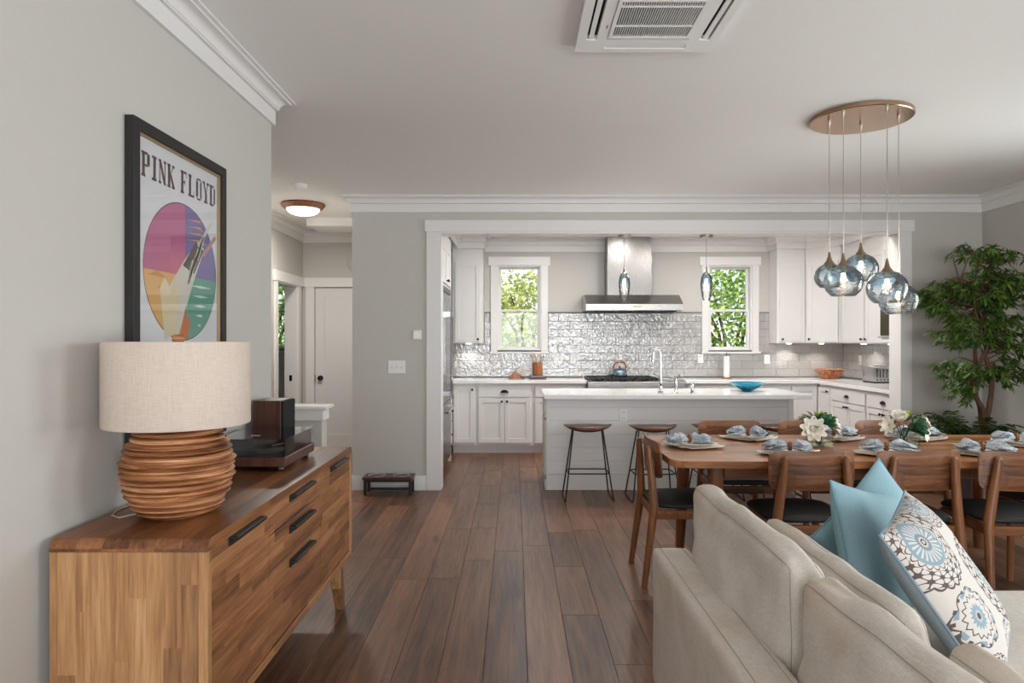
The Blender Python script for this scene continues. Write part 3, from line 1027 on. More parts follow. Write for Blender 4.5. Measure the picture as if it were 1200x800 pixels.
B().box(IX0, IX0 + .02, YW - .004, YW + .02, .146, .872, .0015).build('corner_post', M['cab'], r, smooth=0)
X = face_mat((IX0, 7.02, 0), '-X')
B(X).box(0, .58, -.014, 0, .001, .10).build('base_board', M['cab'], r, smooth=0)
p = shaker(B(X), .02, .28, -.014, .14, .66, .05, .014, .007).build('door', M['cab'], r, smooth=0)
p = shaker(B(X), .29, .56, -.014, .14, .66, .05, .014, .007).build('door', M['cab'], r, smooth=0)
B(X).box(.02, .28, -.014, 0, .68, .85, .0015).build('drawer', M['cab'], r, smooth=0)
B(X).box(.29, .56, -.014, 0, .68, .85, .0015).build('drawer', M['cab'], r, smooth=0)
def outlet(label, org, facing, kind='outlet', w=.075, h=.12, name='wall_outlet', gangs=1):
    X = face_mat(org, facing)
    r = thing(name, label, 'switch' if kind != 'outlet' else 'outlet', X @ Vector((0, 0, 0)))
    B(X).box(-w / 2, w / 2, -.006, -.0005, -h / 2, h / 2, .002).build('cover_plate', M['white_plastic'], r, smooth=0)
    if kind == 'outlet':
        for s in (-1, 1):
            q = B(X).box(-.017, .017, -.0085, -.006, s * .026 - .016, s * .026 + .016, .002).build('socket', M['white_plastic'], r, smooth=0)
            B(X).box(-.009, -.006, -.0092, -.0084, s * .026 - .006, s * .026 + .007).box(.006, .009, -.0092, -.0084, s * .026 - .006, s * .026 + .007).build('slot', M['groove'], q, smooth=0)
    elif kind == 'switch':
        for g in range(gangs):
            cx = (g - (gangs - 1) / 2) * .046
            q = B(X).box(cx - .006, cx + .006, -.007, -.006, -.013, .013).build('toggle_slot', plain('switch_slot', (200, 198, 195), .5), r, smooth=0)
            B(X).box(cx - .004, cx + .004, -.017, -.007, -.001, .009, .001).build('toggle', M['white_plastic'], q, smooth=0)
    return r
outlet('white outlet on the boarded front of the island', (1.025, YW, .705), '-Y')
r = thing('island_countertop', 'white polished island counter overhanging the stools, blue bowl on it', 'countertop', (1.49, 6.64, .872))
B().box(.27, 2.71, 6.225, 7.05, .873, .914, .003).build('slab', M['quartz'], r, smooth=0)

outlet('white outlet in the tiles right of the right kitchen window', (3.36, YB - .0135, 1.155), '-Y')
outlet('white outlet in the tiles left of the paper towel roll', (2.475, YB - .0135, 1.165), '-Y')
outlet('white outlet on the tiled right-hand side wall near the corner', (4.368, 8.62, 1.155), '-X')
outlet('shiny outlet plate in the tiles just right of the left window, nearer the window', (.55, YB - .0135, 1.16), '-Y')
outlet('shiny outlet plate in the tiles left of the range, nearer the range', (.775, YB - .0135, 1.16), '-Y')
outlet('three-gang white light switch on the wall left of the opening', (-1.11, YW, 1.16), '-Y', 'switch', w=.165, h=.12, name='light_switch', gangs=3)
r = thing('thermostat', 'small square white thermostat beside the opening casing', 'thermostat', (-.915, YW, 1.465))
B().box(-.955, -.875, YW - .022, YW - .0005, 1.42, 1.505, .004, 2).build('case', M['white_plastic'], r, smooth=0)
B().box(-.938, -.892, YW - .0235, YW - .022, 1.44, 1.49).build('display', plain('pale_display', (246, 246, 246), .2), r, smooth=0)

# under-cabinet lights
for i, (x, y, lab) in enumerate(((-.60, 8.95, 'under-cabinet light above the left counter corner'), (3.60, 8.96, 'under-cabinet light on the right of the right window'), (4.00, 8.90, 'under-cabinet light at the right counter corner'), (4.22, 8.25, 'under-cabinet light on the right side wall, farther one'), (4.22, 7.65, 'under-cabinet light on the right side wall, nearer one'))):
    o = B().lathe([(0, -.012), (.03, -.012), (.034, -.001), (0, -.001)], (x, y, UZ), 16).build('under_cabinet_light', M['puck'], loc=(x, y, UZ - .012))
    tag(o, lab, 'light')
    lamp('SPOT', 'puck_glow', (x, y, UZ - .03), (0, 0, 0), energy=5, color=(1, .97, .92), spot_size=R(140), spot_blend=.8, shadow_soft_size=.03)
# ================================================================== SIDEBOARD SIDE OF THE ROOM
SX0, SX1, SY0, SY1, ST = -1.322, -.872, 1.937, 3.66, .85
r = thing('sideboard', 'long low wooden sideboard with black handles along the left wall', 'sideboard', (-1.097, 2.80, 0))
# case: rounded top edge wrapping to the end panels
def rr_poly(x0, x1, z0, z1, rad, n=5):
    p = [(x0, z0), (x1, z0)]
    for i in range(n + 1):
        a = i / n * PI / 2
        p.append((x1 - rad + rad * math.cos(a), z1 - rad + rad * math.sin(a)))
    for i in range(n + 1):
        a = PI / 2 + i / n * PI / 2
        p.append((x0 + rad + rad * math.cos(a), z1 - rad + rad * math.sin(a)))
    return p
B().box(SX0, SX1, SY0 + .001, SY0 + .03, .27, ST - .034, .002).build('end_panel', M['side_end'], r, smooth=0)
B().box(SX0, SX1, SY1 - .03, SY1 - .001, .27, ST - .034, .002).build('end_panel', M['side_end'], r, smooth=0)
b = B()
poly = [(SY0, ST - .034)]
for i in range(7):
    a = i / 6 * PI / 2
    poly.append((SY0 + .034 - .034 * math.cos(a), ST - .034 + .034 * math.sin(a)))
for i in range(7):
    a = i / 6 * PI / 2
    poly.append((SY1 - .034 + .034 * math.sin(a), ST - .034 + .034 * math.cos(a)))
b.prism(poly, SX0, SX1, 'X')
b.build('top', M['side_top'], r, smooth=40)
B().box(SX0, SX1, SY0 + .03, SY1 - .03, .27, .30, .002).build('bottom_panel', M['side'], r, smooth=0)
B().box(SX0 + .005, SX1 - .03, SY0 + .03, SY1 - .03, .30, .81).build('carcass', M['groove'], r, smooth=0)
def handle(par, ya, yb, z, dx=0.0):
    x = SX1 - .006
    b = B().box(x, x + .030, ya, yb, z - .003, z + .010, .003)
    b.box(x, x + .006, ya, yb, z - .02, z + .010, .001)
    b.build('handle', M['black'], par, smooth=0)
cells = [('door', SY0 + .034, 2.444, .305, .836, (2.094, 2.344)), ('drawer', 2.449, 3.088, .717, .836, (2.66, 2.93)), ('drawer', 2.449, 3.088, .586, .712, (2.66, 2.93)),
         ('drawer', 2.449, 3.088, .305, .581, (2.66, 2.93)), ('door', 3.093, SY1 - .034, .305, .836, (3.25, 3.51))]
for nm, ya, yb, za, zb, (ha, hb) in cells:
    hz = zb - .030
    b = B()
    # front with a finger recess cut behind the handle
    b.box(SX1 - .026, SX1 - .006, ya, yb, za, zb, .0015)
    p = b.build(nm, M['side'], r, smooth=0)
    handle(p, ha, hb, hz)
for yy in (SY0 + .13, SY1 - .08):
    for xx in (SX1 - .06, SX0 + .06):
        sgn = 1 if yy > 2.8 else -1
        so = 1 if xx > -1.1 else -1
        q = B()
        tx, ty = xx, yy - sgn * .03
        bx, by = xx + so * .012, yy + sgn * .03
        T = [(-.035, -.045), (.028, -.045), (.028, .045), (-.035, .045)]
        lo = [q.v((bx + a * .6, by + c * .5, .0)) for a, c in T]
        hi = [q.v((tx + a, ty + c, .272)) for a, c in T]
        q.f(lo[::-1]); q.f(hi)
        for i in range(4):
            q.f([lo[i], lo[(i + 1) % 4], hi[(i + 1) % 4], hi[i]])
        q.build('leg', M['side_end'], r, smooth=0)

# lamp
LX, LY = -1.108, 2.25
r = thing('table_lamp', 'table lamp with ribbed round wooden base and cream linen drum shade', 'lamp', (LX, LY, ST))
prof = [(0, 0), (.100, .0), (.106, .006)]
H = .305
nr = 17
for i in range(nr):
    t0, t1 = i / nr, (i + 1) / nr
    def rad(t):
        z = t * H
        return .094 + (.166 - .094) * math.sin(min(1, max(0, (.02 + t * .97))) * PI) ** .62 if t < .5 else .07 + (.166 - .07) * math.sin(min(1, (.02 + t * .97)) * PI) ** .72
    rm = rad((t0 + t1) / 2)
    k = .009 + .004 * math.sin(i * 2.3)
    z0 = .006 + t0 * H; dz = H / nr
    prof += [(rm - k, z0 + .001), (rm + k * .7, z0 + dz * .30), (rm + k, z0 + dz * .48), (rm + k * .8, z0 + dz * .66), (rm - k * .7, z0 + dz * .9)]
prof += [(.06, H + .012), (.02, H + .016), (0, H + .016)]
B().lathe(prof, (LX, LY, ST), 56).build('base', M['turned'], r, smooth=60)
B().lathe([(.012, 0), (.012, .24), (.004, .25), (.004, .26), (0, .26)], (LX, LY, ST + H + .01), 12).build('stem', M['nickel'], r)
S0, S1 = 1.142, 1.412
b = B()
b.lathe([(.221, S0), (.223, S0 + .004), (.223, S1 - .004), (.221, S1), (.218, S1 - .002), (.218, S0 + .002), (.221, S0)], (LX, LY, 0), 72)
b.build('shade', M['shade'], r, smooth=60)
b = B()
for k in range(3):
    a = k * 2 * PI / 3 + .4
    b.tube([(LX, LY, S1 - .02), (LX + .218 * math.cos(a), LY + .218 * math.sin(a), S1 - .012)], .002, 6)
b.build('shade_frame', M['nickel'], r)
B().lathe([(0, 0), (.008, 0), (.007, .008), (.016, .014), (.020, .026), (.016, .038), (0, .043)], (LX, LY, S1 - .018), 20).build('finial', M['turned'], r, smooth=70)
o = B().tube([(LX - .09, LY + .02, ST + .004), (LX - .15, LY - .08, ST + .003), (LX - .19, LY - .05, ST + .003), (LX - .212, LY + .02, ST + .003), (LX - .208, LY + .08, ST + .003)], .003, 6).build('cord', plain('clear_cord', (190, 176, 160), .4), r)

# turntable
TX0, TX1, TY0, TY1 = -1.30, -.985, 2.93, 3.36
r = thing('turntable', 'walnut turntable with a clear smoked dust cover on the sideboard', 'turntable', (-1.14, 3.14, ST))
pl = B().box(TX0, TX1, TY0, TY1, ST + .022, ST + .062, .003).build('plinth', M['walnut'], r, smooth=0)
B().box(TX0 + .004, TX1 - .004, TY0 + .004, TY1 - .004, ST + .0622, ST + .066).build('deck', M['blackplastic'], r, smooth=0)
for a in (TX0 + .04, TX1 - .035):
    for c in (TY0 + .04, TY1 - .04):
        B().lathe([(0, 0.0005), (.016, 0.0005), (.019, .006), (.015, .022), (0, .022)], (a, c, ST), 16).build('foot', M['blackplastic'], r)
B().lathe([(0, 0), (.135, 0), (.135, .018), (.130, .020), (0, .020)], (-1.17, 3.13, ST + .067), 48).build('platter', M['black'], r, smooth=40)
B().lathe([(0, 0), (.128, 0), (.128, .003), (.05, .003), (.05, .004), (0, .004)], (-1.17, 3.13, ST + .088), 48).build('record', plain('vinyl', (10, 10, 11), .25), r, smooth=30)
b = B().lathe([(0, 0), (.018, 0), (.018, .03), (.010, .034), (0, .034)], (-1.02, 3.27, ST + .067), 16)
b.tube([(-1.02, 3.32, ST + .10), (-1.02, 3.26, ST + .10), (-1.03, 3.12, ST + .10), (-1.08, 3.04, ST + .097)], .004, 8)
b.build('tonearm', M['nickel'], r)
b = B().box(TX0 + .002, TX1 - .002, TY0 + .002, TY1 - .002, ST + .138, ST + .141)
b.box(TX0 + .002, TX0 + .005, TY0 + .002, TY1 - .002, ST + .067, ST + .138).box(TX1 - .005, TX1 - .002, TY0 + .002, TY1 - .002, ST + .067, ST + .138)
b.box(TX0 + .005, TX1 - .005, TY0 + .002, TY0 + .005, ST + .067, ST + .138).box(TX0 + .005, TX1 - .005, TY1 - .005, TY1 - .002, ST + .067, ST + .138)
b.build('dust_cover', M['acrylic'], r, smooth=0)
B().box(-1.175, -1.135, 3.035, 3.052, ST + .1412, ST + .1416).build('badge', plain('silver_badge', (200, 200, 200), .3), r, smooth=0)

r = thing('speaker', 'walnut bookshelf speaker with black grille behind the turntable', 'speaker', (-1.235, 3.51, ST))
B().box(-1.312, -1.172, 3.42, 3.605, ST + .001, ST + .262, .002).build('cabinet_box', M['walnut'], r, smooth=0)
B().box(-1.172, -1.158, 3.423, 3.602, ST + .004, ST + .259, .003).build('grille', plain('speaker_grille', (14, 14, 15), .9, bump=(900, .4)), r, smooth=0)

# framed poster --------------------------------------------------------
PY0, PY1, PZ0, PZ1 = 2.367, 3.13, 1.00, 2.20
PXw = XL
r = thing('framed_poster', 'black framed band poster lettered over an oval of coloured quarters', 'poster', (PXw, (PY0 + PY1) / 2, PZ0))
fw, fd = .042, .034
b = B()
for (ya, yb, za, zb) in ((PY0, PY0 + fw, PZ0, PZ1), (PY1 - fw, PY1, PZ0, PZ1), (PY0 + fw, PY1 - fw, PZ0, PZ0 + fw), (PY0 + fw, PY1 - fw, PZ1 - fw, PZ1)):
    b.box(PXw + .001, PXw + fd, ya, yb, za, zb, .0015)
b.build('frame', plain('espresso_frame', (24, 21, 20), .5), r, smooth=0)
b = B()
q = .008
a0, a1, c0, c1 = PY0 + fw, PY1 - fw, PZ0 + fw, PZ1 - fw
for (ya, yb, za, zb) in ((a0, a0 + q, c0, c1), (a1 - q, a1, c0, c1), (a0 + q, a1 - q, c0, c0 + q), (a0 + q, a1 - q, c1 - q, c1)):
    b.box(PXw + .002, PXw + .024, ya, yb, za, zb)
b.build('inner_fillet', plain('gilt_fillet', (168, 146, 108), .35, .5), r, smooth=0)
xp = PXw + .012
paper = B().box(PXw + .003, xp, a0 + q, a1 - q, c0 + q, c1 - q).build('paper', plain('poster_paper', (226, 226, 230), .7), r, smooth=0)
oc_y, oc_z, oa, oc = 2.766, 1.692, .298, .273
def ell_clip(y0, y1, z0, z1, n=40):
    """points of the ellipse quarter inside the rectangle, as fan polygon"""
    pts = []
    N = 96
    for i in range(N):
        a = 2 * PI * i / N
        y, z = oc_y + oa * math.cos(a), oc_z + oc * math.sin(a)
        if y0 - 1e-6 <= y <= y1 + 1e-6 and z0 - 1e-6 <= z <= z1 + 1e-6:
            pts.append((a, y, z))
    return pts
def flat(name, poly, lay, mat, par=paper):
    b = B()
    t = xp + .0002 + lay * .0003
    lo = [b.v((t, y, z)) for y, z in poly]
    b.f(lo)
    bmesh.ops.triangulate(b.bm, faces=b.bm.faces)
    return b.build(name, mat, par, smooth=0)
def ell_poly(yl, yh, zl, zh, cy, cz, a=None, c=None):
    a = a or oa; c = c or oc
    out = []
    N = 160
    for i in range(N):
        t = 2 * PI * i / N
        y, z = cy + a * math.cos(t), cz + c * math.sin(t)
        out.append((min(max(y, yl), yh), min(max(z, zl), zh)))
    # drop repeats from clamping
    res = []
    for p in out:
        if not res or (abs(p[0] - res[-1][0]) + abs(p[1] - res[-1][1])) > 1e-5:
            res.append(p)
    return res
def grad_pink():
    n = NT('print_pink_to_yellow')
    sx = n.node('ShaderNodeSeparateXYZ'); n.link(n.obj(), sx.inputs[0])
    dy = n.math('SUBTRACT', sx.outputs[1], .03); dz = n.math('SUBTRACT', sx.outputs[2], .45)
    d = n.math('SQRT', n.math('ADD', n.math('MULTIPLY', dy, dy), n.math('MULTIPLY', dz, dz)))
    n.link(n.ramp(n.math('MULTIPLY', d, 2.6), [(.12, lin((236, 206, 120))), (.38, lin((232, 160, 120))), (.6, lin((206, 104, 128))), (.95, lin((190, 96, 142)))]), n.p.inputs['Base Color'])
    n.setp(Roughness=.6)
    return n.m
K = plain('print_dark_line', (58, 48, 52), .6)
flat('print_oval_edge', ell_poly(-9, 9, -9, 9, oc_y, oc_z, oa + .004, oc + .004), 0, K)
ym, zm = oc_y + .015, 1.678
E = .0
flat('print_quarter', ell_poly(-9, ym, zm, 9, oc_y, oc_z), 1, grad_pink())
flat('print_quarter', ell_poly(ym, 9, zm, 9, oc_y, oc_z), 1, plain('print_violet', (116, 104, 162), .6))
flat('print_quarter', ell_poly(-9, ym, -9, zm, oc_y, oc_z), 1, plain('print_sand', (222, 172, 98), .6))
flat('print_quarter', ell_poly(ym, 9, -9, zm, oc_y, oc_z), 1, plain('print_sea', (96, 160, 140), .6))
# plain abstract strokes and facets in place of the known artwork
G1 = plain('print_pale_grey', (214, 210, 196), .6); G2 = plain('print_mid_grey', (150, 148, 142), .6); G3 = plain('print_brown', (74, 60, 54), .6)
def P(u, v):
    return (oc_y + u * oa, oc_z + v * oc)
flat('print_facet', [P(-.55, -.75), P(-.15, -.95), P(.30, -.1), P(.62, .42), P(.42, .52), P(.02, .18), P(-.42, -.28)], 2, G1)
flat('print_facet', [P(-.02, .10), P(.36, .50), P(.60, .40), P(.30, .0)], 3, G3)
flat('print_facet', [P(-.62, -.28), P(-.5, -.12), P(-.36, -.26), P(-.2, -.12), P(-.12, -.3), P(-.2, -.9), P(-.5, -1.0)], 3, plain('print_cream', (224, 208, 170), .6))
for i in range(5):
    a = .30 + i * .012
    flat('print_bar', [P(.02 + i * .09, -.28 + i * .13), P(.07 + i * .09, -.30 + i * .13), P(.30 + i * .08, .18 + i * .10), P(.25 + i * .08, .22 + i * .10)], 4, G2 if i % 2 else G1)
flat('print_bar', [P(.40, .46), P(.46, .42), P(.86, .86), P(.82, .90)], 4, G1)
flat('print_bar', [P(.55, .34), P(.61, .30), P(1.0, .64), P(.96, .70)], 4, plain('print_rose_grey', (186, 138, 132), .6))
for i in range(4):
    z = .50 + i * .10
    flat('print_streak', [P(.10, z), P(.5, z + .05), P(.72 - i * .06, z - .02), P(.5, z + .02)], 2, plain('print_amber', (226, 164, 88), .6))
for i in range(5):
    z = -.18 - i * .15
    flat('print_ripple', [P(.2 + .05 * i, z), P(.5, z + .02), P(.85 - i * .09, z), P(.5, z - .025)], 2, plain('print_foam', (206, 226, 214), .6))
for i in range(3):
    flat('print_dune', [P(-.9 + i * .2, -.12 - i * .16), P(-.7 + i * .2, -.05 - i * .15), P(-.4 + i * .1, -.14 - i * .16)], 2, plain('print_ochre', (206, 140, 70), .6))
flat('print_facet', [P(-.12, -.98), P(.06, -.5), P(.10, -.72), P(.2, -.62), P(.12, -.99)], 3, plain('print_orange', (204, 112, 56), .6))
# lettering: slab-serif capitals cut from bars
def letter(ch, y, z, w, h, s=None):
    """bars in unit cell, thick stems, thin slabs"""
    st = .34; th = .11
    L = {
        'P': [(0.08, 0, .08 + st, 1), (0, 0, .5, th), (0, 1 - th, .6, 1), (.3, 1 - .09, .8, 1), (.3, .42, .8, .42 + .09), (.68, .48, .68 + st, .94)],
        'I': [(.37, 0, .37 + st, 1), (.2, 0, .8, th), (.2, 1 - th, .8, 1)],
        'N': [(.10, 0, .22, 1), (.78, 0, .9, 1), (0, 0, .34, th), (0, 1 - th, .3, 1), (.66, 1 - th, 1.0, 1), ('d', .16, 1, .84, 0, .32)],
        'K': [(.08, 0, .08 + st, 1), (0, 0, .44, th), (0, 1 - th, .44, 1), ('d', .9, 1, .30, .45, .10), ('d', .42, .58, .92, 0, .30), (.66, 1 - th, 1, 1), (.62, 0, 1.04, th)],
        'F': [(.08, 0, .08 + st, 1), (0, 0, .5, th), (0, 1 - th, .9, 1), (.82, .74, .9, 1), (.3, .47, .66, .56), (.6, .38, .68, .64)],
        'L': [(.08, 0, .08 + st, 1), (0, 0, .9, th), (0, 1 - th, .5, 1), (.82, 0, .9, .3)],
        'O': [(.04, .14, .04 + st, .86), (.70, .14, .96, .86), (.22, 0, .78, .09), (.22, .91, .78, 1), ('d', .12, .14, .30, .02, .12), ('d', .12, .86, .30, .98, .12), ('d', .88, .14, .70, .02, .12), ('d', .88, .86, .70, .98, .12)],
        'Y': [(.37, 0, .37 + st, .48), (.2, 0, .8, th), ('d', .12, 1, .50, .42, .24), ('d', .88, 1, .50, .42, .12), (-.04, 1 - th, .36, 1), (.66, 1 - th, 1.04, 1)],
        'D': [(.08, 0, .08 + st, 1), (0, 0, .68, th), (0, 1 - th, .68, 1), (.72, .14, .98, .86), ('d', .64, .05, .86, .2, .12), ('d', .64, .95, .86, .8, .12)],
    }[ch]
    b = B()
    t = xp + .0004
    for q in L:
        if q[0] == 'd':
            _, xa, ya, xb, yb, wd = q
            pts = [(xa - wd / 2, ya), (xa + wd / 2, ya), (xb + wd / 2, yb), (xb - wd / 2, yb)]
        else:
            xa, ya, xb, yb = q
            pts = [(xa, ya), (xb, ya), (xb, yb), (xa, yb)]
        t += .00004
        b.f([b.v((t, y + px * w, z + py * h)) for px, py in pts])
    return b.build('letter_' + ch.lower(), plain('print_maroon', (70, 40, 46), .6), paper, smooth=0)
y = a0 + q * 0 + .045
lw, lh = .0560, .092
for ch in 'PINK FLOYD':
    if ch == ' ':
        y += .040; continue
    wI = lw * (.8 if ch == 'I' else 1)
    letter(ch, y - (0.005 if ch == 'I' else 0), 2.010, wI if ch != 'I' else lw, lh)
    y += (lw * .80 if ch == 'I' else lw) + .0090
B().box(xp + .007, xp + .0085, a0 + q * 0 + .0, a1, c0, c1).build('glazing', M['posterglass'], r, smooth=0)

# hall ceiling light + smoke detector
r = thing('ceiling_light', 'lit opal flush ceiling light in a turned wooden ring, in the hall', 'ceiling light', (-2.10, 6.78, CEIL))
B().lathe([(0, -.001), (.205, -.001), (.215, -.012), (.205, -.03), (.195, -.034), (.19, -.048), (.17, -.056), (.158, -.05), (.158, -.03), (0, -.03)], (-2.10, 6.78, CEIL), 48).build('wooden_ring', M['ringwood'], r, smooth=50)
B().lathe([(.160, -.05)] + [(.160 * math.cos(a), -.052 - .068 * math.sin(a)) for a in [i / 8 * PI / 2 for i in range(1, 8)]] + [(0, -.12)], (-2.10, 6.78, CEIL), 48).build('glass_dome', M['dome'], r, smooth=80)
lamp('AREA', 'hall_light_glow', (-2.10, 6.78, CEIL - .13), (0, 0, 0), energy=20, color=(1, .95, .88), shape='DISK', size=.3)
o = B().lathe([(0, 0), (.066, 0), (.068, -.012), (.062, -.016), (.062, -.022), (.05, -.034), (0, -.036)], (-1.87, 5.93, CEIL - .0005), 32).build('smoke_detector', M['white_plastic'], loc=(-1.87, 5.93, CEIL), smooth=40)
tag(o, 'round white smoke detector on the ceiling before the hall light', 'smoke detector')

# raised pet feeder
r = thing('pet_feeder', 'small raised pet feeder of dark wood on black legs against the wall', 'pet feeder', (-1.16, 6.3, 0))
B().box(-1.385, -.93, 6.205, 6.405, .140, .165, .003).build('top_board', M['walnut'], r, smooth=0)
for x0 in (-1.375, -.965):
    b = B()
    b.box(x0, x0 + .025, 6.215, 6.24, .001, .14).box(x0, x0 + .025, 6.37, 6.395, .001, .14).box(x0, x0 + .025, 6.24, 6.37, .118, .14)
    b.build('leg', M['black'], r, smooth=0)
B().box(-1.35, -.965, 6.222, 6.234, .118, .14).box(-1.35, -.965, 6.29, 6.315, .03, .05).build('stretcher', M['black'], r, smooth=0)
for i, x in enumerate((-1.27, -1.045)):
    o = B().lathe([(0, -.04), (.055, -.038), (.07, 0), (.082, .001), (.082, .004), (.068, .004), (.052, -.034), (0, -.036)], (x, 6.305, .165), 28).build('pet_bowl', M['chrome'], loc=(x, 6.305, .165), smooth=50)
    tag(o, ('left' if i == 0 else 'right') + ' steel bowl sunk in the raised pet feeder', 'bowl', 'pet feeder bowls')

# ceiling cassette
AX0, AX1, AY0, AY1 = .275, .895, 2.51, 3.13
r = thing('air_conditioner', 'square white ceiling cassette air conditioner with slotted centre grille', 'air conditioner', (.585, 2.82, CEIL))
Zb = CEIL - .030
b = B()
def ring(b, x0, x1, y0, y1, w, z0, z1, bev=0):
    b.box(x0, x1, y0, y0 + w, z0, z1).box(x0, x1, y1 - w, y1, z0, z1).box(x0, x0 + w, y0 + w, y1 - w, z0, z1).box(x1 - w, x1, y0 + w, y1 - w, z0, z1)
c_ = .118
# panel with four vane slots
xs = [AX0, AX0 + .040, AX0 + .085, AX0 + c_ + .002, AX1 - c_ - .002, AX1 - .085, AX1 - .04, AX1]
b.box(AX0, AX1, AY0, AY0 + .040, Zb, CEIL - .001).box(AX0, AX1, AY1 - .040, AY1, Zb, CEIL - .001)
b.box(AX0, AX0 + .040, AY0 + .04, AY1 - .04, Zb, CEIL - .001).box(AX1 - .04, AX1, AY0 + .04, AY1 - .04, Zb, CEIL - .001)
for (x0, x1, y0, y1) in ((AX0 + .085, AX0 + .128, AY0 + .04, AY0 + .085), (AX1 - .128, AX1 - .085, AY0 + .04, AY0 + .085), (AX0 + .085, AX0 + .128, AY1 - .085, AY1 - .04), (AX1 - .128, AX1 - .085, AY1 - .085, AY1 - .04), (AX0 + .04, AX0 + .085, AY0 + .04, AY0 + .128), (AX1 - .085, AX1 - .04, AY0 + .04, AY0 + .128), (AX0 + .04, AX0 + .085, AY1 - .128, AY1 - .04), (AX1 - .085, AX1 - .04, AY1 - .128, AY1 - .04)):
    b.box(x0, x1, y0, y1, Zb, CEIL - .001)
ring(b, AX0 + .085, AX1 - .085, AY0 + .085, AY1 - .085, .045, Zb, CEIL - .002)
b.build('panel', M['white_plastic'], r, smooth=0)
B().box(AX0 + .03, AX1 - .03, AY0 + .03, AY1 - .03, CEIL - .006, CEIL - .0015).build('slot_recess', plain('black_slot', (6, 6, 6), .9), r, smooth=0)
for (x0, x1, y0, y1) in ((AX0 + .127, AX1 - .127, AY1 - .083, AY1 - .044), (AX0 + .127, AX1 - .127, AY0 + .044, AY0 + .083)):
    B().box(x0, x1, y0 + .003, y1 - .003, Zb + .003, Zb + .007, .001).build('vane', M['white_plastic'], r, smooth=0)
for (x0, x1) in ((AX0 + .050, AX0 + .070), (AX1 - .070, AX1 - .050)):
    B().box(x0, x1, AY0 + .127, AY1 - .127, Zb + .002, Zb + .010, .001).build('vane', M['white_plastic'], r, smooth=0)
gx0, gx1, gy0, gy1 = AX0 + .132, AX1 - .132, AY0 + .132, AY1 - .148
b = B()
ring(b, gx0, gx1, gy0, gy1, .016, Zb - .003, Zb + .006)
n_ = 34
for i in range(n_ + 1):
    x = gx0 + .016 + (gx1 - gx0 - .032) * i / n_
    b.box(x - .0015, x + .0015, gy0 + .01, gy1 - .01, Zb - .002, Zb + .006)
for y in (2.70, 2.867):
    b.box(gx0, gx1, y - .003, y + .003, Zb - .0025, Zb + .006)
b.build('grille', M['white_plastic'], r, smooth=0)
b = B()
for k in range(3):
    b.box(AX0 + .111, AX0 + .118, 2.86 + k * .011, 2.868 + k * .011, Zb - .0006, Zb)
b.build('small_mark', plain('grey_mark', (120, 118, 116), .5), r, smooth=0)
# ================================================================== DINING GROUP
TBX0, TBX1, TBY0, TBY1, TBH = .87, 3.43, 3.745, 4.80, .75
r = thing('dining_table', 'long wooden dining table with rounded corners, set for eight', 'table', (2.15, 4.27, 0))
def round_rect(x0, x1, y0, y1, rad, n=8):
    p = []
    for cx, cy, a0 in ((x1 - rad, y0 + rad, -90), (x1 - rad, y1 - rad, 0), (x0 + rad, y1 - rad, 90), (x0 + rad, y0 + rad, 180)):
        for i in range(n + 1):
            a = R(a0 + 90 * i / n)
            p.append((cx + rad * math.cos(a), cy + rad * math.sin(a)))
    return p
b = B().prism(round_rect(TBX0, TBX1, TBY0, TBY1, .10), TBH - .038, TBH)
es = [e for e in b.bm.edges if abs(e.verts[0].co.z - e.verts[1].co.z) < 1e-6]
bmesh.ops.bevel(b.bm, geom=es, offset=.004, segments=2, affect='EDGES')
b.build('tabletop', M['table'], r, smooth=30)
b = B().box(TBX0 + .33, TBX1 - .33, TBY0 + .15, TBY0 + .172, TBH - .125, TBH - .038).box(TBX0 + .33, TBX1 - .33, TBY1 - .172, TBY1 - .15, TBH - .125, TBH - .038)
b.box(TBX0 + .33, TBX0 + .352, TBY0 + .172, TBY1 - .172, TBH - .125, TBH - .038).box(TBX1 - .352, TBX1 - .33, TBY0 + .172, TBY1 - .172, TBH - .125, TBH - .038)
b.build('apron', M['table'], r, smooth=0)
for sx in (-1, 1):
    for sy in (-1, 1):
        tx, ty = 2.15 + sx * 1.0, 4.27 + sy * .36
        B().tube([(tx + sx * .02, ty + sy * .04, .0), (tx + sx * .008, ty + sy * .02, .35), (tx, ty, TBH - .038)], [.030, .040, .046], 16).build('leg', M['chair_v'], r)

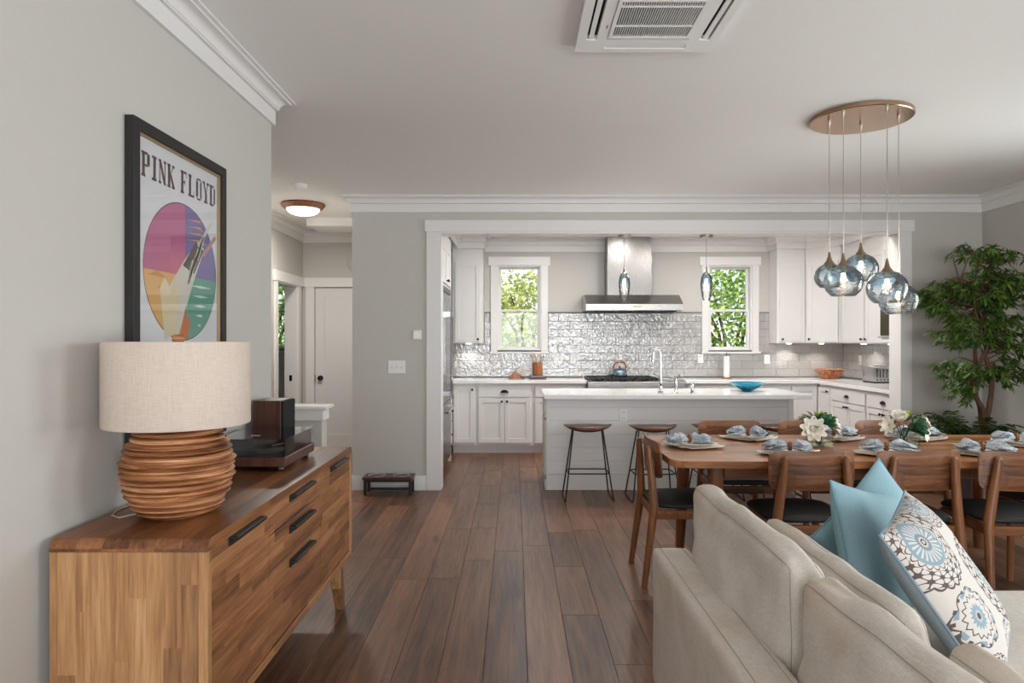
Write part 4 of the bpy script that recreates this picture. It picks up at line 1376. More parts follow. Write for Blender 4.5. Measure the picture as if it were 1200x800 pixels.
# dining chair, local: faces +Y, origin on the floor under the seat's back edge
def make_chair():
    r = thing('dining_chair', 'x', 'chair', (0, 0, 0), 'wooden dining chairs around the table')
    for s in (-1, 1):
        B().tube([(s * .218, -.060, .0), (s * .206, -.022, .28), (s * .196, .002, .46), (s * .168, -.014, .70), (s * .158, -.022, .795), (s * .157, -.0225, .805)], [.017, .022, .026, .022, .016, .006], 12).build('rear_leg', M['chair_v'], r)
        B().tube([(s * .205, .455, 0), (s * .198, .435, .25), (s * .190, .42, .425)], [.015, .020, .024], 12).build('front_leg', M['chair_v'], r)
        B().box(s * .196 - .011, s * .196 + .011, .01, .42, .388, .438, .003).build('side_rail', M['chair'], r, smooth=0)
    B().box(-.185, .185, .405, .427, .388, .438, .003).build('front_rail', M['chair'], r, smooth=0)
    B().box(-.188, .188, -.004, .018, .388, .438, .003).build('back_rail', M['chair'], r, smooth=0)
    # padded seat
    b = B()
    N = 16
    def sp(u, v):
        a = 2 * PI * u
        e = .42
        cx = math.copysign(abs(math.cos(a)) ** e, math.cos(a)); cy = math.copysign(abs(math.sin(a)) ** e, math.sin(a))
        ph = -PI / 2 + PI * v
        k = max(0, math.cos(ph)) ** .35
        wy = .225 * cy * k
        wx = (.225 + .018 * cy) * cx * k
        z = .022 * math.copysign(abs(math.sin(ph)) ** .8, math.sin(ph)) + .008 * (1 - (cx * k) ** 2) * (1 if v > .5 else 0)
        return (wx, .225 + wy, .462 + z)
    b.grid(sp, 40, 12, True)
    b.build('seat', M['leather'], r, smooth=70, weld=.0005)
    # curved back
    b = B()
    W, Hh, T = .228, .105, .010
    def curve(x):
        return -.004 - .020 + .052 * (1 - (x / W) ** 2) * -1 + .055
    pts = []
    rad = .045
    NU, NV = 18, 8
    for side in (1, -1):
        pass
    def q(u, v, side):
        # rounded rectangle mapping
        x = (u * 2 - 1) * W; z = (v * 2 - 1) * Hh
        ax, az = abs(x) - (W - rad), abs(z) - (Hh - rad)
        if ax > 0 and az > 0:
            m = max(ax, az); l = math.hypot(ax, az)
            f = m / l
            x = math.copysign(W - rad + ax * f, x); z = math.copysign(Hh - rad + az * f, z)
        lean = -.10 * (z + Hh)
        edge = min(W - abs(x), Hh - abs(z))
        t = T * min(1, .45 + edge / .012)
        return (x, .040 - .030 * (1 - (x / W) ** 2) + lean * .3 + side * t + .0, .725 + z)
    g = {}
    for side in (1, -1):
        for i in range(NU + 1):
            for j in range(NV + 1):
                g[(side, i, j)] = b.v(q(i / NU, j / NV, side))
        for i in range(NU):
            for j in range(NV):
                b.f([g[(side, i, j)], g[(side, i + 1, j)], g[(side, i + 1, j + 1)], g[(side, i, j + 1)]])
    bor = [(i, 0) for i in range(NU)] + [(NU, j) for j in range(NV)] + [(i, NV) for i in range(NU, 0, -1)] + [(0, j) for j in range(NV, 0, -1)]
    for k in range(len(bor)):
        a, c = bor[k], bor[(k + 1) % len(bor)]
        b.f([g[(1, *a)], g[(1, *c)], g[(-1, *c)], g[(-1, *a)]])
    b.build('backrest', M['chair'], r, smooth=50)
    return r
ch = make_chair()
spots = [
    (1.58, 3.60, 0, 'wooden dining chair on the sofa side, leftmost, behind the aqua pillows'),
    (2.15, 3.60, 2, 'wooden dining chair on the sofa side, middle one, above the patterned pillow'),
    (2.69, 3.58, -3, 'wooden dining chair on the sofa side, rightmost, cut by the photo edge'),
    (1.56, 4.99, 180, 'wooden dining chair on the kitchen side of the table, leftmost'),
    (2.14, 4.99, 180, 'wooden dining chair on the kitchen side, behind the first flower vase'),
    (2.70, 4.99, 180, 'wooden dining chair on the kitchen side, behind the second flower vase'),
    (.80, 4.12, -90, 'wooden dining chair at the left head of the table, seen from its side'),
    (3.50, 4.20, 90, 'wooden dining chair at the right head of the table, mostly outside the photo'),
]
for i, (x, y, a, lab) in enumerate(spots):
    if i == 0:
        ch.location = (x, y, 0); ch.rotation_euler = (0, 0, R(a)); ch['label'] = lab
    else:
        dup(ch, (x, y, 0), R(a), lab)

# bar stool, local: centre of the seat, runs along x
def make_stool():
    r = thing('bar_stool', 'x', 'stool', (0, 0, 0), 'bar stools along the island')
    b = B()
    def sp(u, v):
        a = 2 * PI * u
        e = .75
        cx = math.copysign(abs(math.cos(a)) ** e, math.cos(a)); cy = math.copysign(abs(math.sin(a)) ** e, math.sin(a))
        ph = -PI / 2 + PI * v
        k = max(0, math.cos(ph)) ** .5
        x = .215 * cx * k
        y = .125 * cy * k * (1 - .12 * (x / .215) ** 2)
        up = .030 * (abs(x) / .215) ** 2.4
        th = .034 * (1 - .5 * (abs(x) / .215) ** 2)
        return (x, y, .626 + up + th * math.sin(ph) - .010 * (1 - (y / .125) ** 2) * (1 if v > .5 else 0))
    b.grid(sp, 44, 10, True)
    b.build('seat', M['stool'], r, smooth=70, weld=.0005)
    for s in (-1, 1):
        pts = [(s * .125, -.05, .625)]
        pts = [(s * .13, -.035, .628), (s * .205, -.165, .045), (s * .208, -.172, .020), (s * .212, -.165, .007), (s * .215, -.12, .006), (s * .215, .12, .006), (s * .212, .165, .007), (s * .208, .172, .020), (s * .205, .165, .045), (s * .13, .035, .628)]
        B().tube(pts, .0065, 8).build('leg_frame', M['black'], r)
    w, d = .180, .118
    ring_ = []
    for cx, cy, a0 in ((w - .04, d - .04, 0), (-w + .04, d - .04, 90), (-w + .04, -d + .04, 180), (w - .04, -d + .04, 270)):
        for i in range(5):
            a = R(a0 + 22.5 * i)
            ring_.append((cx + .04 * math.cos(a), cy + .04 * math.sin(a), .235))
    B().tube(ring_, .006, 8, closed=True).build('foot_ring', M['black'], r)
    return r
stl = make_stool()
for i, (x, lab) in enumerate(((.655, 'bar stool with wavy wooden seat standing alone at the left of the island'), (1.235, 'bar stool at the island directly behind the left head dining chair'),
                              (1.81, 'bar stool at the island behind the leftmost kitchen-side dining chair'), (2.38, 'bar stool at the right end of the island, mostly hidden by dining chairs'))):
    if i == 0:
        stl.location = (x, 6.13, 0); stl['label'] = lab
    else:
        dup(stl, (x, 6.13 + (.01, -.02, .02, 0)[i], 0), R((0, 2, -3, 1)[i]), lab)

# place settings -----------------------------------------------------------
M['china'] = plain('cream_china', (242, 236, 226), .25)
def napkin_mat():
    n = NT('grey_blue_printed_napkin')
    co = n.obj()
    f = n.noise(n.map(co, (1, 3, 1)), 22, 3, .5, 2.2)
    g = n.noise(co, 40, 2)
    c = n.ramp(n.math('ADD', f, n.math('MULTIPLY', g, .15)), [(.38, lin((84, 100, 122))), (.47, lin((140, 156, 172))), (.56, lin((196, 202, 206))), (.70, lin((160, 172, 184)))])
    n.link(c, n.p.inputs['Base Color'])
    n.setp(Roughness=.85)
    n.bump(n.noise(co, 600, 1), .2, .001)
    return n.m
M['napkin'] = napkin_mat()
def plate_mesh(s=.135, wav=0):
    b = B()
    N = 40
    def rim(k, rr):
        a = 2 * PI * k / N
        e = .20
        c, t = math.cos(a), math.sin(a)
        return (rr * math.copysign(abs(c) ** e, c), rr * math.copysign(abs(t) ** e, t))
    prof = [(0, .002), (.55, .002), (.66, .004), (.92, .011), (1.0, .014), (.995, .011), (.66, .0), (0, .0)]
    rings = []
    for rr, z in prof:
        if rr == 0: rings.append([b.v((0, 0, z))])
        else:
            rings.append([b.v((*rim(k, rr * s), z + (.005 * (1 + math.cos(4 * 2 * PI * k / N + PI)) if rr > .9 else 0))) for k in range(N)])
    for A, C in zip(rings, rings[1:]):
        for k in range(N):
            k2 = (k + 1) % N
            if len(A) == 1: b.f([A[0], C[k], C[k2]])
            elif len(C) == 1: b.f([A[k], A[k2], C[0]])
            else: b.f([A[k], A[k2], C[k2], C[k]])
    return b
def napkin(seed, flat=1.0):
    rs = random.Random(seed)
    ph = [rs.random() * 6 for _ in range(6)]
    kf = rs.choice([5, 6, 7])
    la, lb = .105 + rs.random() * .025, .10 + rs.random() * .04
    b = B()
    def fn(u, v):
        t = v * 2 - 1
        L = la if t < 0 else lb
        x = t * L
        a = 2 * PI * u
        e = abs(t)
        rad = .013 + .040 * (math.sin(min(1, e * 1.05) * PI * .60) ** .95) * (1 - .25 * max(0, e - .7) / .3)
        fold = 1 + (.38 * math.sin(kf * a + ph[0] + t * 3) + .16 * math.sin((kf * 2 + 1) * a + ph[1] - t * 5)) * min(1, e * 2.5)
        jit = .30 * noise.noise(Vector((math.cos(a) * 2 + seed, math.sin(a) * 2, t * 4)))
        rr_ = rad * (fold + jit)
        xx = x + (.022 * math.sin(3 * a + ph[2]) + .010 * math.sin(7 * a + ph[3])) * t * e ** 2
        return (xx, rr_ * math.cos(a) * (1.1 + .5 * e), max(-.012, rr_ * math.sin(a) * (.78 - .34 * e * e) * flat - .010 * e * e) + .0)
    b.grid(fn, 64, 30, True)
    # close the two ends
    b.bm.verts.ensure_lookup_table()
    es = [e for e in b.bm.edges if e.is_boundary]
    bmesh.ops.holes_fill(b.bm, edges=es, sides=0)
    return b
settings = [
    (1.12, 4.27, 4, 8, 0.0, 'at the left head of the table'),
    (1.60, 3.97, 24, -18, .0, 'at the sofa-side left place'),
    (2.16, 3.97, 28, -20, .0, 'at the sofa-side middle place'),
    (2.72, 3.97, 30, -24, .0, 'at the sofa-side right place'),
    (1.575, 4.60, 22, -22, .0, 'at the kitchen-side left place'),
    (2.15, 4.60, 14, -20, .0, 'behind the first flower vase'),
    (2.70, 4.60, 14, -20, .0, 'behind the second flower vase'),
    (3.19, 4.34, 30, -25, .0, 'at the right head of the table'),
]
p1 = plate_mesh(.146).build('square_plate', M['china'], loc=(0, 0, 0), smooth=50)
p2 = plate_mesh(.116).build('small_plate', M['china'], loc=(0, 0, 0), smooth=50)
ringb = B()
for k in range(26):
    a = 2 * PI * k / 26
    ringb.lathe([(0, -.008), (.006, -.005), (.0085, 0), (.006, .005), (0, .008)], (0, .021 * math.cos(a), .021 * math.sin(a)), 7)
for k in range(20):
    a = 2 * PI * (k + .5) / 20
    for s in (-.009, .009):
        ringb.lathe([(0, -.006), (.006, 0), (0, .006)], (s, .019 * math.cos(a), .019 * math.sin(a)), 6)
rg0 = ringb.build('napkin_ring', M['ringwood'], loc=(0, 0, 0), smooth=60)
for i, (x, y, pa, na, _, where) in enumerate(settings):
    a = p1 if i == 0 else p1.copy()
    c = p2 if i == 0 else p2.copy()
    g = rg0 if i == 0 else rg0.copy()
    if i:
        for o in (a, c, g): COL.objects.link(o)
    a.location = (x, y, TBH + .0005); a.rotation_euler = (0, 0, R(pa + 14)); tag(a, 'larger square cream plate, lower one ' + where, 'plate', 'larger square plates')
    c.location = (x + .01, y, TBH + .0160); c.rotation_euler = (0, 0, R(pa - 4)); tag(c, 'smaller square cream plate, upper one ' + where, 'plate', 'smaller square plates')
    n_ = napkin(i * 7 + 3).build('napkin', M['napkin'], loc=(0, 0, 0), smooth=55)
    zt = TBH + .0365
    dx = -.03 if i == 0 else 0
    n_.location = (x + dx, y, zt + .010); n_.rotation_euler = (0, 0, R(na)); tag(n_, 'blue-grey patterned cloth napkin pinched in a ring ' + where, 'napkin', 'patterned napkins')
    g.location = (x + dx, y, zt + .012); g.rotation_euler = (0, 0, R(na)); tag(g, 'knobbly wooden napkin ring ' + where, 'napkin ring', 'wooden napkin rings')

# flower vases --------------------------------------------------------------
M['petal'] = plain('ivory_petal', (236, 232, 222), .6)
M['succ'] = leaf_mat('succulent_leaf', (40, 84, 62), (96, 136, 104), .1, .4)
M['lime'] = leaf_mat('lime_leaf', (120, 160, 50), (180, 200, 90), .3)
M['dgreen'] = leaf_mat('dark_green_leaf', (28, 60, 30), (60, 100, 50), .2)
M['pollen'] = plain('pale_yellow_centre', (214, 206, 140), .7)
def petal(b, X, L, W, cup, n=5, m=3, tip=1.0):
    g = []
    for i in range(n + 1):
        t = i / n
        w = W * math.sin(PI * (t ** .75) * .86 + .12) * tip
        row = []
        for j in range(m + 1):
            s = j / m * 2 - 1
            row.append(b.v(X @ Vector((s * w, t * L, cup * L * t * t + .25 * w * s * s))) if False else b.bm.verts.new(X @ Vector((s * w, t * L, cup * L * t * t + .3 * w * s * s))))
        g.append(row)
    for i in range(n):
        for j in range(m):
            b.f([g[i][j], g[i][j + 1], g[i + 1][j + 1], g[i + 1][j]])
def flower(parent, c, dirv, rad, layers, mat, name='blossom', cup0=.15, W=.30, centre=True):
    b = B()
    q = Vector(dirv).to_track_quat('Z', 'Y').to_matrix().to_4x4()
    base = Matrix.Translation(c) @ q
    for li, (n, L, tilt) in enumerate(layers):
        for k in range(n):
            X = base @ Matrix.Rotation(2 * PI * (k + li * .5) / n + li * .3, 4, 'Z') @ Matrix.Rotation(R(tilt), 4, 'X') @ Matrix.Translation((0, .004, .0))
            petal(b, X, rad * L, rad * W, cup0)
    o = b.build(name, mat, parent, smooth=80)
    if centre:
        B(base).lathe([(0, -.002), (rad * .16, .0), (rad * .18, rad * .08), (rad * .1, rad * .15), (0, rad * .17)], (0, 0, 0.002), 12).build('flower_centre', M['pollen'], o)
    return o
def leafy(b, X, L, W, n=5):
    mid = []
    for i in range(n + 1):
        t = i / n
        w = W * math.sin(PI * min(1, t * .96 + .03)) ** .8
        z = -.25 * L * t * t
        mid.append((b.bm.verts.new(X @ Vector((-w, t * L, z + w * .3))), b.bm.verts.new(X @ Vector((0, t * L, z))), b.bm.verts.new(X @ Vector((w, t * L, z + w * .3)))))
    for A, C in zip(mid, mid[1:]):
        b.f([A[0], A[1], C[1], C[0]]); b.f([A[1], A[2], C[2], C[1]])
def arrangement(x, y, label, flip):
    r = thing('flower_vase', label, 'vase', (x, y, TBH))
    w, h, t = .066, .105, .005
    b = B()
    b.box(x - w, x + w, y - w, y + w, TBH + .001, TBH + .014, .002)
    b.box(x - w, x - w + t, y - w, y + w, TBH + .014, TBH + h).box(x + w - t, x + w, y - w, y + w, TBH + .014, TBH + h)
    b.box(x - w + t, x + w - t, y - w, y - w + t, TBH + .014, TBH + h).box(x - w + t, x + w - t, y + w - t, y + w, TBH + .014, TBH + h)
    b.build('glass', M['vase'], r, smooth=0)
    B().box(x - w + t + .001, x + w - t - .001, y - w + t + .001, y + w - t - .001, TBH + .0145, TBH + .04).build('water', M['water'], r, smooth=0)
    rs = random.Random(5 + int(flip))
    b = B()
    for k in range(9):
        a = rs.random() * 6.28
        b.tube([(x + .02 * math.cos(a * 3), y + .02 * math.sin(a * 2), TBH + .02), (x + .02 * math.cos(a), y + .02 * math.sin(a), TBH + .08), (x + .05 * math.cos(a), y + .05 * math.sin(a), TBH + .14)], .003, 6)
    b.build('stems', M['dgreen'], r)
    s = -1 if not flip else 1
    Z = TBH
    if not flip:
        flower(r, (x - .055, y - .06, Z + .115), (-.35, -1, .35), .080, [(9, 1.0, 8), (8, .78, 30), (6, .5, 55)], M['petal'])
        flower(r, (x + .085, y - .0, Z + .13), (.8, -.5, .5), .075, [(8, 1.0, 10), (7, .75, 35)], M['petal'])
        flower(r, (x + .025, y - .035, Z + .150), (.25, -.8, .6), .062, [(8, 1.0, 18), (7, .8, 38), (6, .6, 58), (4, .4, 72)], M['succ'], 'succulent', .3, .34, False)
        flower(r, (x - .07, y + .05, Z + .16), (-.4, .2, 1), .055, [(7, 1.0, 18), (6, .7, 45)], M['petal'])
    else:
        flower(r, (x - .045, y - .03, Z + .165), (-.3, -.6, .8), .062, [(8, 1.0, 25), (8, .85, 48), (7, .65, 66), (5, .5, 78)], M['petal'], 'blossom', .45, .42)
        flower(r, (x + .045, y - .055, Z + .125), (.3, -1, .3), .070, [(8, 1.0, 15), (7, .8, 36), (6, .6, 56), (4, .4, 72)], M['succ'], 'succulent', .3, .34, False)
        flower(r, (x - .10, y - .02, Z + .135), (-1, -.4, .2), .060, [(8, 1.0, 12), (7, .7, 38)], M['petal'])
        flower(r, (x + .115, y - .01, Z + .145), (1, -.4, .5), .060, [(8, 1.0, 12), (7, .7, 38)], M['petal'])
        flower(r, (x + .10, y - .05, Z + .09), (.8, -.9, -.1), .050, [(8, 1.0, 12)], M['petal'])
    b = B()
    for k in range(34):
        a = rs.random() * 6.28
        el = rs.uniform(-.3, 1.1)
        d = Vector((math.cos(a) * math.cos(el), math.sin(a) * math.cos(el), math.sin(el)))
        c = Vector((x, y, Z + .125)) + d * .05
        c.x = x + (c.x - x) * 1.3
        X = Matrix.Translation(c) @ d.to_track_quat('Y', 'Z').to_matrix().to_4x4() @ Matrix.Rotation(rs.uniform(-.6, .6), 4, 'Y')
        leafy(b, X, rs.uniform(.045, .075), rs.uniform(.014, .022))
    b.build('dark_leaves', M['dgreen'], r, smooth=80)
    b = B()
    for k in range(16):
        a = rs.random() * 6.28
        d = Vector((math.cos(a) * .6 + .2 * s * -1, math.sin(a) * .5 - .1, .9)).normalized()
        c = Vector((x + .01, y, Z + .15)) + d * .035
        X = Matrix.Translation(c) @ d.to_track_quat('Y', 'Z').to_matrix().to_4x4()
        leafy(b, X, rs.uniform(.035, .055), rs.uniform(.010, .014))
    b.build('lime_leaves', M['lime'], r, smooth=80)
arrangement(1.90, 4.27, 'square glass vase with a spread white bloom and green succulent, left of the pair', False)
arrangement(2.435, 4.27, 'square glass vase with a round ivory rose and blue-green succulent, right of the pair', True)

# chandelier -----------------------------------------------------------------
r = thing('chandelier', 'cluster of five blue glass globes hung from a round brushed metal plate', 'chandelier', (2.09, 4.12, CEIL))
B().lathe([(0, 0), (.285, 0), (.285, -.022), (.281, -.026), (0, -.026)], (2.09, 4.12, CEIL - .0005), 64).build('ceiling_plate', M['disc'], r, smooth=30)
globes = [(1.895, 4.11, 1.797, .086, 'x'), (1.888, 3.92, 1.748, .106, ''), (2.125, 4.19, 1.852, .100, ''), (2.09, 3.83, 1.705, .108, ''), (2.25, 4.00, 1.648, .107, '')]
for (x, y, z, rad, _) in globes:
    gz = z
    b = B()
    pr = []
    hh = rad * .93
    for i in range(15):
        a = -52 + (88 + 52) * i / 14
        pr.append((rad * math.cos(R(a)), hh * math.sin(R(a))))
    top = hh
    pr2 = [(p[0] - .0025, p[1]) for p in pr[::-1]]
    b.lathe(pr, (x, y, gz), 36)
    g = b.build('glass_globe', M['globe'], r, loc=None, smooth=80)
    # give the globe its own origin so the tint runs with each one
    g.data.transform(Matrix.Translation(-(Vector((x, y, gz)) - ORG[r.name]))); g.location = Vector((x, y, gz)) - ORG[r.name]
    rim = pr[0]
    ringp = [(rim[0] * math.cos(2 * PI * k / 32), rim[0] * math.sin(2 * PI * k / 32), rim[1]) for k in range(32)]
    bb = B(Matrix.Translation((x, y, gz))).tube(ringp, .0022, 6, closed=True)
    bb.build('rim', M['vase'], r)
    cap = B().lathe([(.034, -.004), (.030, .004), (.016, .022), (.009, .045), (.0055, .072), (0, .072)], (x, y, gz + top - .004), 20).build('metal_cap', M['copperish'], r)
    B().tube([(x, y, gz + top + .066), (x, y, CEIL - .06)], .0022, 6).build('cord', M['nickel'], r)
    B().lathe([(0, .0), (.009, -.002), (.010, -.02), (.006, -.028), (.004, -.045), (0, -.045)], (x, y, CEIL - .0265), 12).build('cord_grip', M['nickel'], r)
    B().lathe([(0, 0), (.014, 0), (.014, -.045), (0, -.045)], (x, y, gz + top), 14).build('lamp_holder', M['nickel'], r)
    B().lathe([(0, 0), (.010, -.004), (.012, -.03), (.009, -.05), (0, -.058)], (x, y, gz + top - .046), 12).build('bulb', M['bulb'], r)
    lamp('POINT', 'globe_glow', (x, y, gz - .015), energy=1.1, color=(1, .76, .5), shadow_soft_size=.02)

def pendant(x, label):
    y = 6.53
    r = thing('pendant_light', label, 'pendant light', (x, y, 2.414))
    B().lathe([(0, 0), (.062, 0), (.062, -.018), (.055, -.024), (0, -.024)], (x, y, 2.4135), 28).build('ceiling_rose', M['nickel'], r, smooth=40)
    B().tube([(x, y, 2.39), (x, y, 2.105)], .0022, 6).build('cord', M['nickel'], r)
    B().lathe([(.028, -.02), (.022, -.008), (.012, .012), (.006, .040), (0, .040)], (x, y, 2.075), 16).build('metal_cap', M['nickel'], r)
    pr = [(.030, -.27), (.040, -.24), (.052, -.17), (.056, -.11), (.050, -.055), (.036, -.015), (.020, 0)]
    g = B().lathe([(a, c) for a, c in pr], (x, y, 2.06), 28).build('glass_shade', M['globe'], r, smooth=80)
    g.data.transform(Matrix.Translation(-(Vector((x, y, 1.94)) - ORG[r.name]))); g.location = Vector((x, y, 1.94)) - ORG[r.name]
    B().lathe([(0, 0), (.014, 0), (.014, -.05), (0, -.05)], (x, y, 2.05), 14).build('lamp_holder', M['nickel'], r)
    B().lathe([(0, 0), (.010, -.004), (.012, -.035), (.009, -.055), (0, -.062)], (x, y, 2.0), 12).build('bulb', M['bulb'], r)
    lamp('POINT', 'pendant_glow', (x, y, 1.93), energy=1.5, color=(1, .8, .55), shadow_soft_size=.02)
pendant(1.05, 'slim blue glass pendant hanging in front of the range hood')
pendant(1.835, 'slim blue glass pendant hanging beside the right kitchen window')
# ================================================================== SMALL KITCHEN THINGS
CT = .9145
def lathe_thing(name, label, cat, prof, c, mat, n=32, smooth=60, **kw):
    o = B().lathe(prof, c, n, **kw).build(name, mat, loc=c, smooth=smooth)
    return tag(o, label, cat)
def blue_mat():
    n = NT('turquoise_art_glass')
    f = n.noise(n.map(n.obj(), (1, 1, 6)), 5, 3, .5, 1)
    n.link(n.ramp(f, [(.35, lin((20, 92, 134))), (.5, lin((30, 140, 172))), (.66, lin((120, 196, 206)))]), n.p.inputs['Base Color'])
    n.setp(Roughness=.06)
    return n.m
o = lathe_thing('glass_bowl', 'shallow turquoise glass bowl on the island counter', 'bowl', [(0, 0), (.035, 0), (.05, .006), (.12, .040), (.170, .082), (.166, .084), (.115, .046), (.045, .012), (0, .010)], (2.28, 6.69, CT), blue_mat(), 48)
o = lathe_thing('wooden_bowl', 'orange-brown wooden bowl at the right counter corner', 'bowl', [(0, 0), (.095, 0), (.10, .006), (.150, .065), (.188, .122), (.182, .124), (.14, .07), (.09, .016), (0, .012)], (4.06, 8.80, CT), M['orangewood'], 40)
r = thing('paper_towel', 'white paper towel roll standing under the right window', 'paper towel', (2.75, 8.85, CT))
B().lathe([(0, 0), (.075, 0), (.078, .006), (.07, .012), (0, .012)], (2.75, 8.85, CT), 28).build('stand', M['orangewood'], r)
B().tube([(2.75, 8.85, CT + .01), (2.75, 8.85, CT + .335)], .005, 8).build('rod', M['black'], r)
B().lathe([(.008, 0), (.040, 0), (.040, .275), (.008, .275)], (2.75, 8.85, CT + .013), 28).build('roll', plain('paper_white', (232, 231, 228), .9), r, smooth=30)
# toaster
r = thing('toaster', 'brushed steel toaster on the right counter beside the jamb', 'toaster', (4.235, 7.97, CT))
B().box(4.13, 4.35, 7.85, 8.12, CT + .012, CT + .195, .018, 3).build('body', M['steel'], r, smooth=40)
B().box(4.14, 4.34, 7.86, 8.11, CT, CT + .014).build('feet', M['blackplastic'], r, smooth=0)
for x in (4.165, 4.20, 4.235, 4.275):
    B().box(x, x + .010, 7.8475, 7.852, CT + .065, CT + .165, .001).build('lever_slot', M['groove'], r, smooth=0)
for x in (4.160, 4.23, 4.27):
    B().box(x, x + .022, 7.835, 7.85, CT + .145, CT + .158, .002).build('lever', M['blackplastic'], r, smooth=0)
for x in (4.165, 4.205, 4.245, 4.285):
    B().box(x, x + .016, 7.846, 7.851, CT + .032, CT + .048, .002).build('button', M['blackplastic'], r, smooth=0)
for x in (4.17, 4.225, 4.28):
    B().box(x, x + .028, 7.885, 8.085, CT + .1935, CT + .1958).build('bread_slot', M['groove'], r, smooth=0)
# knife block
kx, ky = .02, 8.78
r = thing('knife_block', 'wooden knife block with pale-handled knives on the left counter', 'knife block', (kx, ky, CT))
B().prism([(kx - .105, CT + .001), (kx + .06, CT + .001), (kx + .035, CT + .05), (kx - .01, CT + .11), (kx - .035, CT + .075)], ky - .05, ky + .05, 'Y').build('block', M['orangewood'], r, smooth=0)
B().prism([(kx - .01, CT + .001), (kx + .11, CT + .001), (kx + .10, CT + .03), (kx + .04, CT + .055), (kx - .02, CT + .10)], ky - .045, ky - .01, 'Y').build('side_block', M['walnut'], r, smooth=0)
for i, (dx, dz, l) in enumerate(((0, .085, .12), (.012, .070, .11), (.03, .05, .10), (.05, .035, .10))):
    for j in range(2):
        p0 = Vector((kx + dx, ky - .03 + j * .035, CT + dz))
        p1 = p0 + Vector((.75, .0, .62 - .1 * i)).normalized() * l
        B().tube([p0, p0.lerp(p1, .5), p1], [.006, .0085, .008], 8).build('knife_handle', plain('ivory_handle', (214, 206, 196), .4), r)
# books under the crock
bk = B().box(.19, .405, 8.70, 8.86, CT + .0005, CT + .020, .002).build('book', plain('dark_red_book', (92, 48, 50), .6), loc=(.3, 8.78, CT), smooth=0); tag(bk, 'dark red closed book, lower one under the utensil crock', 'book', 'books under the utensil crock')
bk = B().box(.20, .395, 8.705, 8.855, CT + .021, CT + .040, .002).build('book', plain('slate_book', (120, 128, 140), .6), loc=(.3, 8.78, CT + .021), smooth=0); tag(bk, 'blue-grey closed book, upper one under the utensil crock', 'book', 'books under the utensil crock')
r = thing('utensil_crock', 'round wooden crock holding kitchen utensils beside the left window', 'utensil holder', (.295, 8.78, CT + .041))
B().lathe([(0, 0), (.064, 0), (.066, .004), (.066, .165), (.060, .168), (.056, .16), (.056, .01), (0, .008)], (.295, 8.78, CT + .0415), 32).build('crock', M['orangewood'], r, smooth=40)
rs = random.Random(3)
for i in range(7):
    a = i / 7 * 6.28
    t0 = Vector((.295 + .03 * math.cos(a), 8.78 + .03 * math.sin(a), CT + .07))
    t1 = Vector((.295 + .085 * math.cos(a), 8.78 + .06 * math.sin(a), CT + .30 + rs.random() * .04))
    m_ = M['steel'] if i % 3 == 0 else plain('pale_beech', (206, 186, 164), .6)
    nm = 'steel_utensil' if i % 3 == 0 else 'wooden_spoon'
    o = B().tube([t0, t0.lerp(t1, .8), t0.lerp(t1, .86), t0.lerp(t1, .93), t1], [.005, .005, .014, .018, .008], 8).build(nm, m_, loc=t0)
    tag(o, ('steel utensil handle' if i % 3 == 0 else 'pale wooden spoon') + ' in the wooden utensil crock, ' + ('leaning right', 'right of centre at the back', 'at the back', 'leaning left', 'left of centre at the front', 'at the front', 'rightmost at the front')[i], 'utensil', ('steel' if i % 3 == 0 else 'wooden') + ' utensils in the crock')
# kettle
kx, ky, kz = 1.345, 8.72, .945
r = thing('kettle', 'blue-grey steel kettle with wooden arched handle on the range', 'kettle', (kx, ky, kz))
B().lathe([(0, 0), (.085, 0), (.094, .008), (.096, .03), (.088, .065), (.066, .095), (.045, .106), (.02, .110), (0, .111)], (kx, ky, kz), 36).build('body', plain('blue_enamel_steel', (120, 142, 156), .18, .7), r, smooth=60)
B().lathe([(0, .0), (.008, 0), (.012, .012), (.010, .02), (0, .022)], (kx, ky, kz + .11), 14).build('lid_knob', M['walnut'], r)
B().tube([(kx - .078, ky, kz + .075), (kx - .083, ky, kz + .13), (kx - .06, ky, kz + .175), (kx, ky, kz + .19), (kx + .06, ky, kz + .175), (kx + .08, ky, kz + .13), (kx + .072, ky, kz + .08)], [.006, .011, .013, .013, .013, .011, .006], 10).build('handle', M['orangewood'], r)
B().tube([(kx + .07, ky, kz + .07), (kx + .10, ky, kz + .10), (kx + .112, ky, kz + .118)], [.018, .013, .012], 12).build('spout', M['steel'], r)
# faucet set
fx, fy = 1.371, 6.41
r = thing('faucet', 'tall chrome gooseneck faucet on the island counter', 'faucet', (fx, fy, CT))
pts = [(fx, fy, CT + .15)]
for i in range(13):
    a = PI * i / 12 * 1.06
    pts.append((fx - .034 + .034 * math.cos(a), fy + .0, CT + .365 + .045 * math.sin(a)))
pts.append((fx - .072, fy, CT + .335))
B().lathe([(0, 0), (.026, 0), (.028, .008), (.018, .02), (.021, .05), (.016, .075), (.020, .09), (.020, .11), (.013, .125), (.013, .15)], (fx, fy, CT), 20).build('column', M['chrome'], r)
B().tube(pts, [.012] * 13 + [.012, .012], 12).tube([(fx - .072, fy, CT + .34), (fx - .074, fy, CT + .318), (fx - .077, fy, CT + .292)], [.012, .015, .018], 12).build('gooseneck', M['chrome'], r)
B().tube([(fx, fy, CT + .145), (fx + .045, fy, CT + .145), (fx + .05, fy, CT + .145), (fx + .092, fy, CT + .148)], [.010, .010, .014, .012], 10).build('side_spray', M['chrome'], r)
B().tube([(fx, fy, CT + .155), (fx - .045, fy, CT + .165), (fx - .07, fy, CT + .185)], [.010, .007, .009], 10).build('lever', M['chrome'], r)
r = thing('soap_dispenser', 'small chrome side lever post right of the tall faucet', 'faucet', (1.515, 6.41, CT))
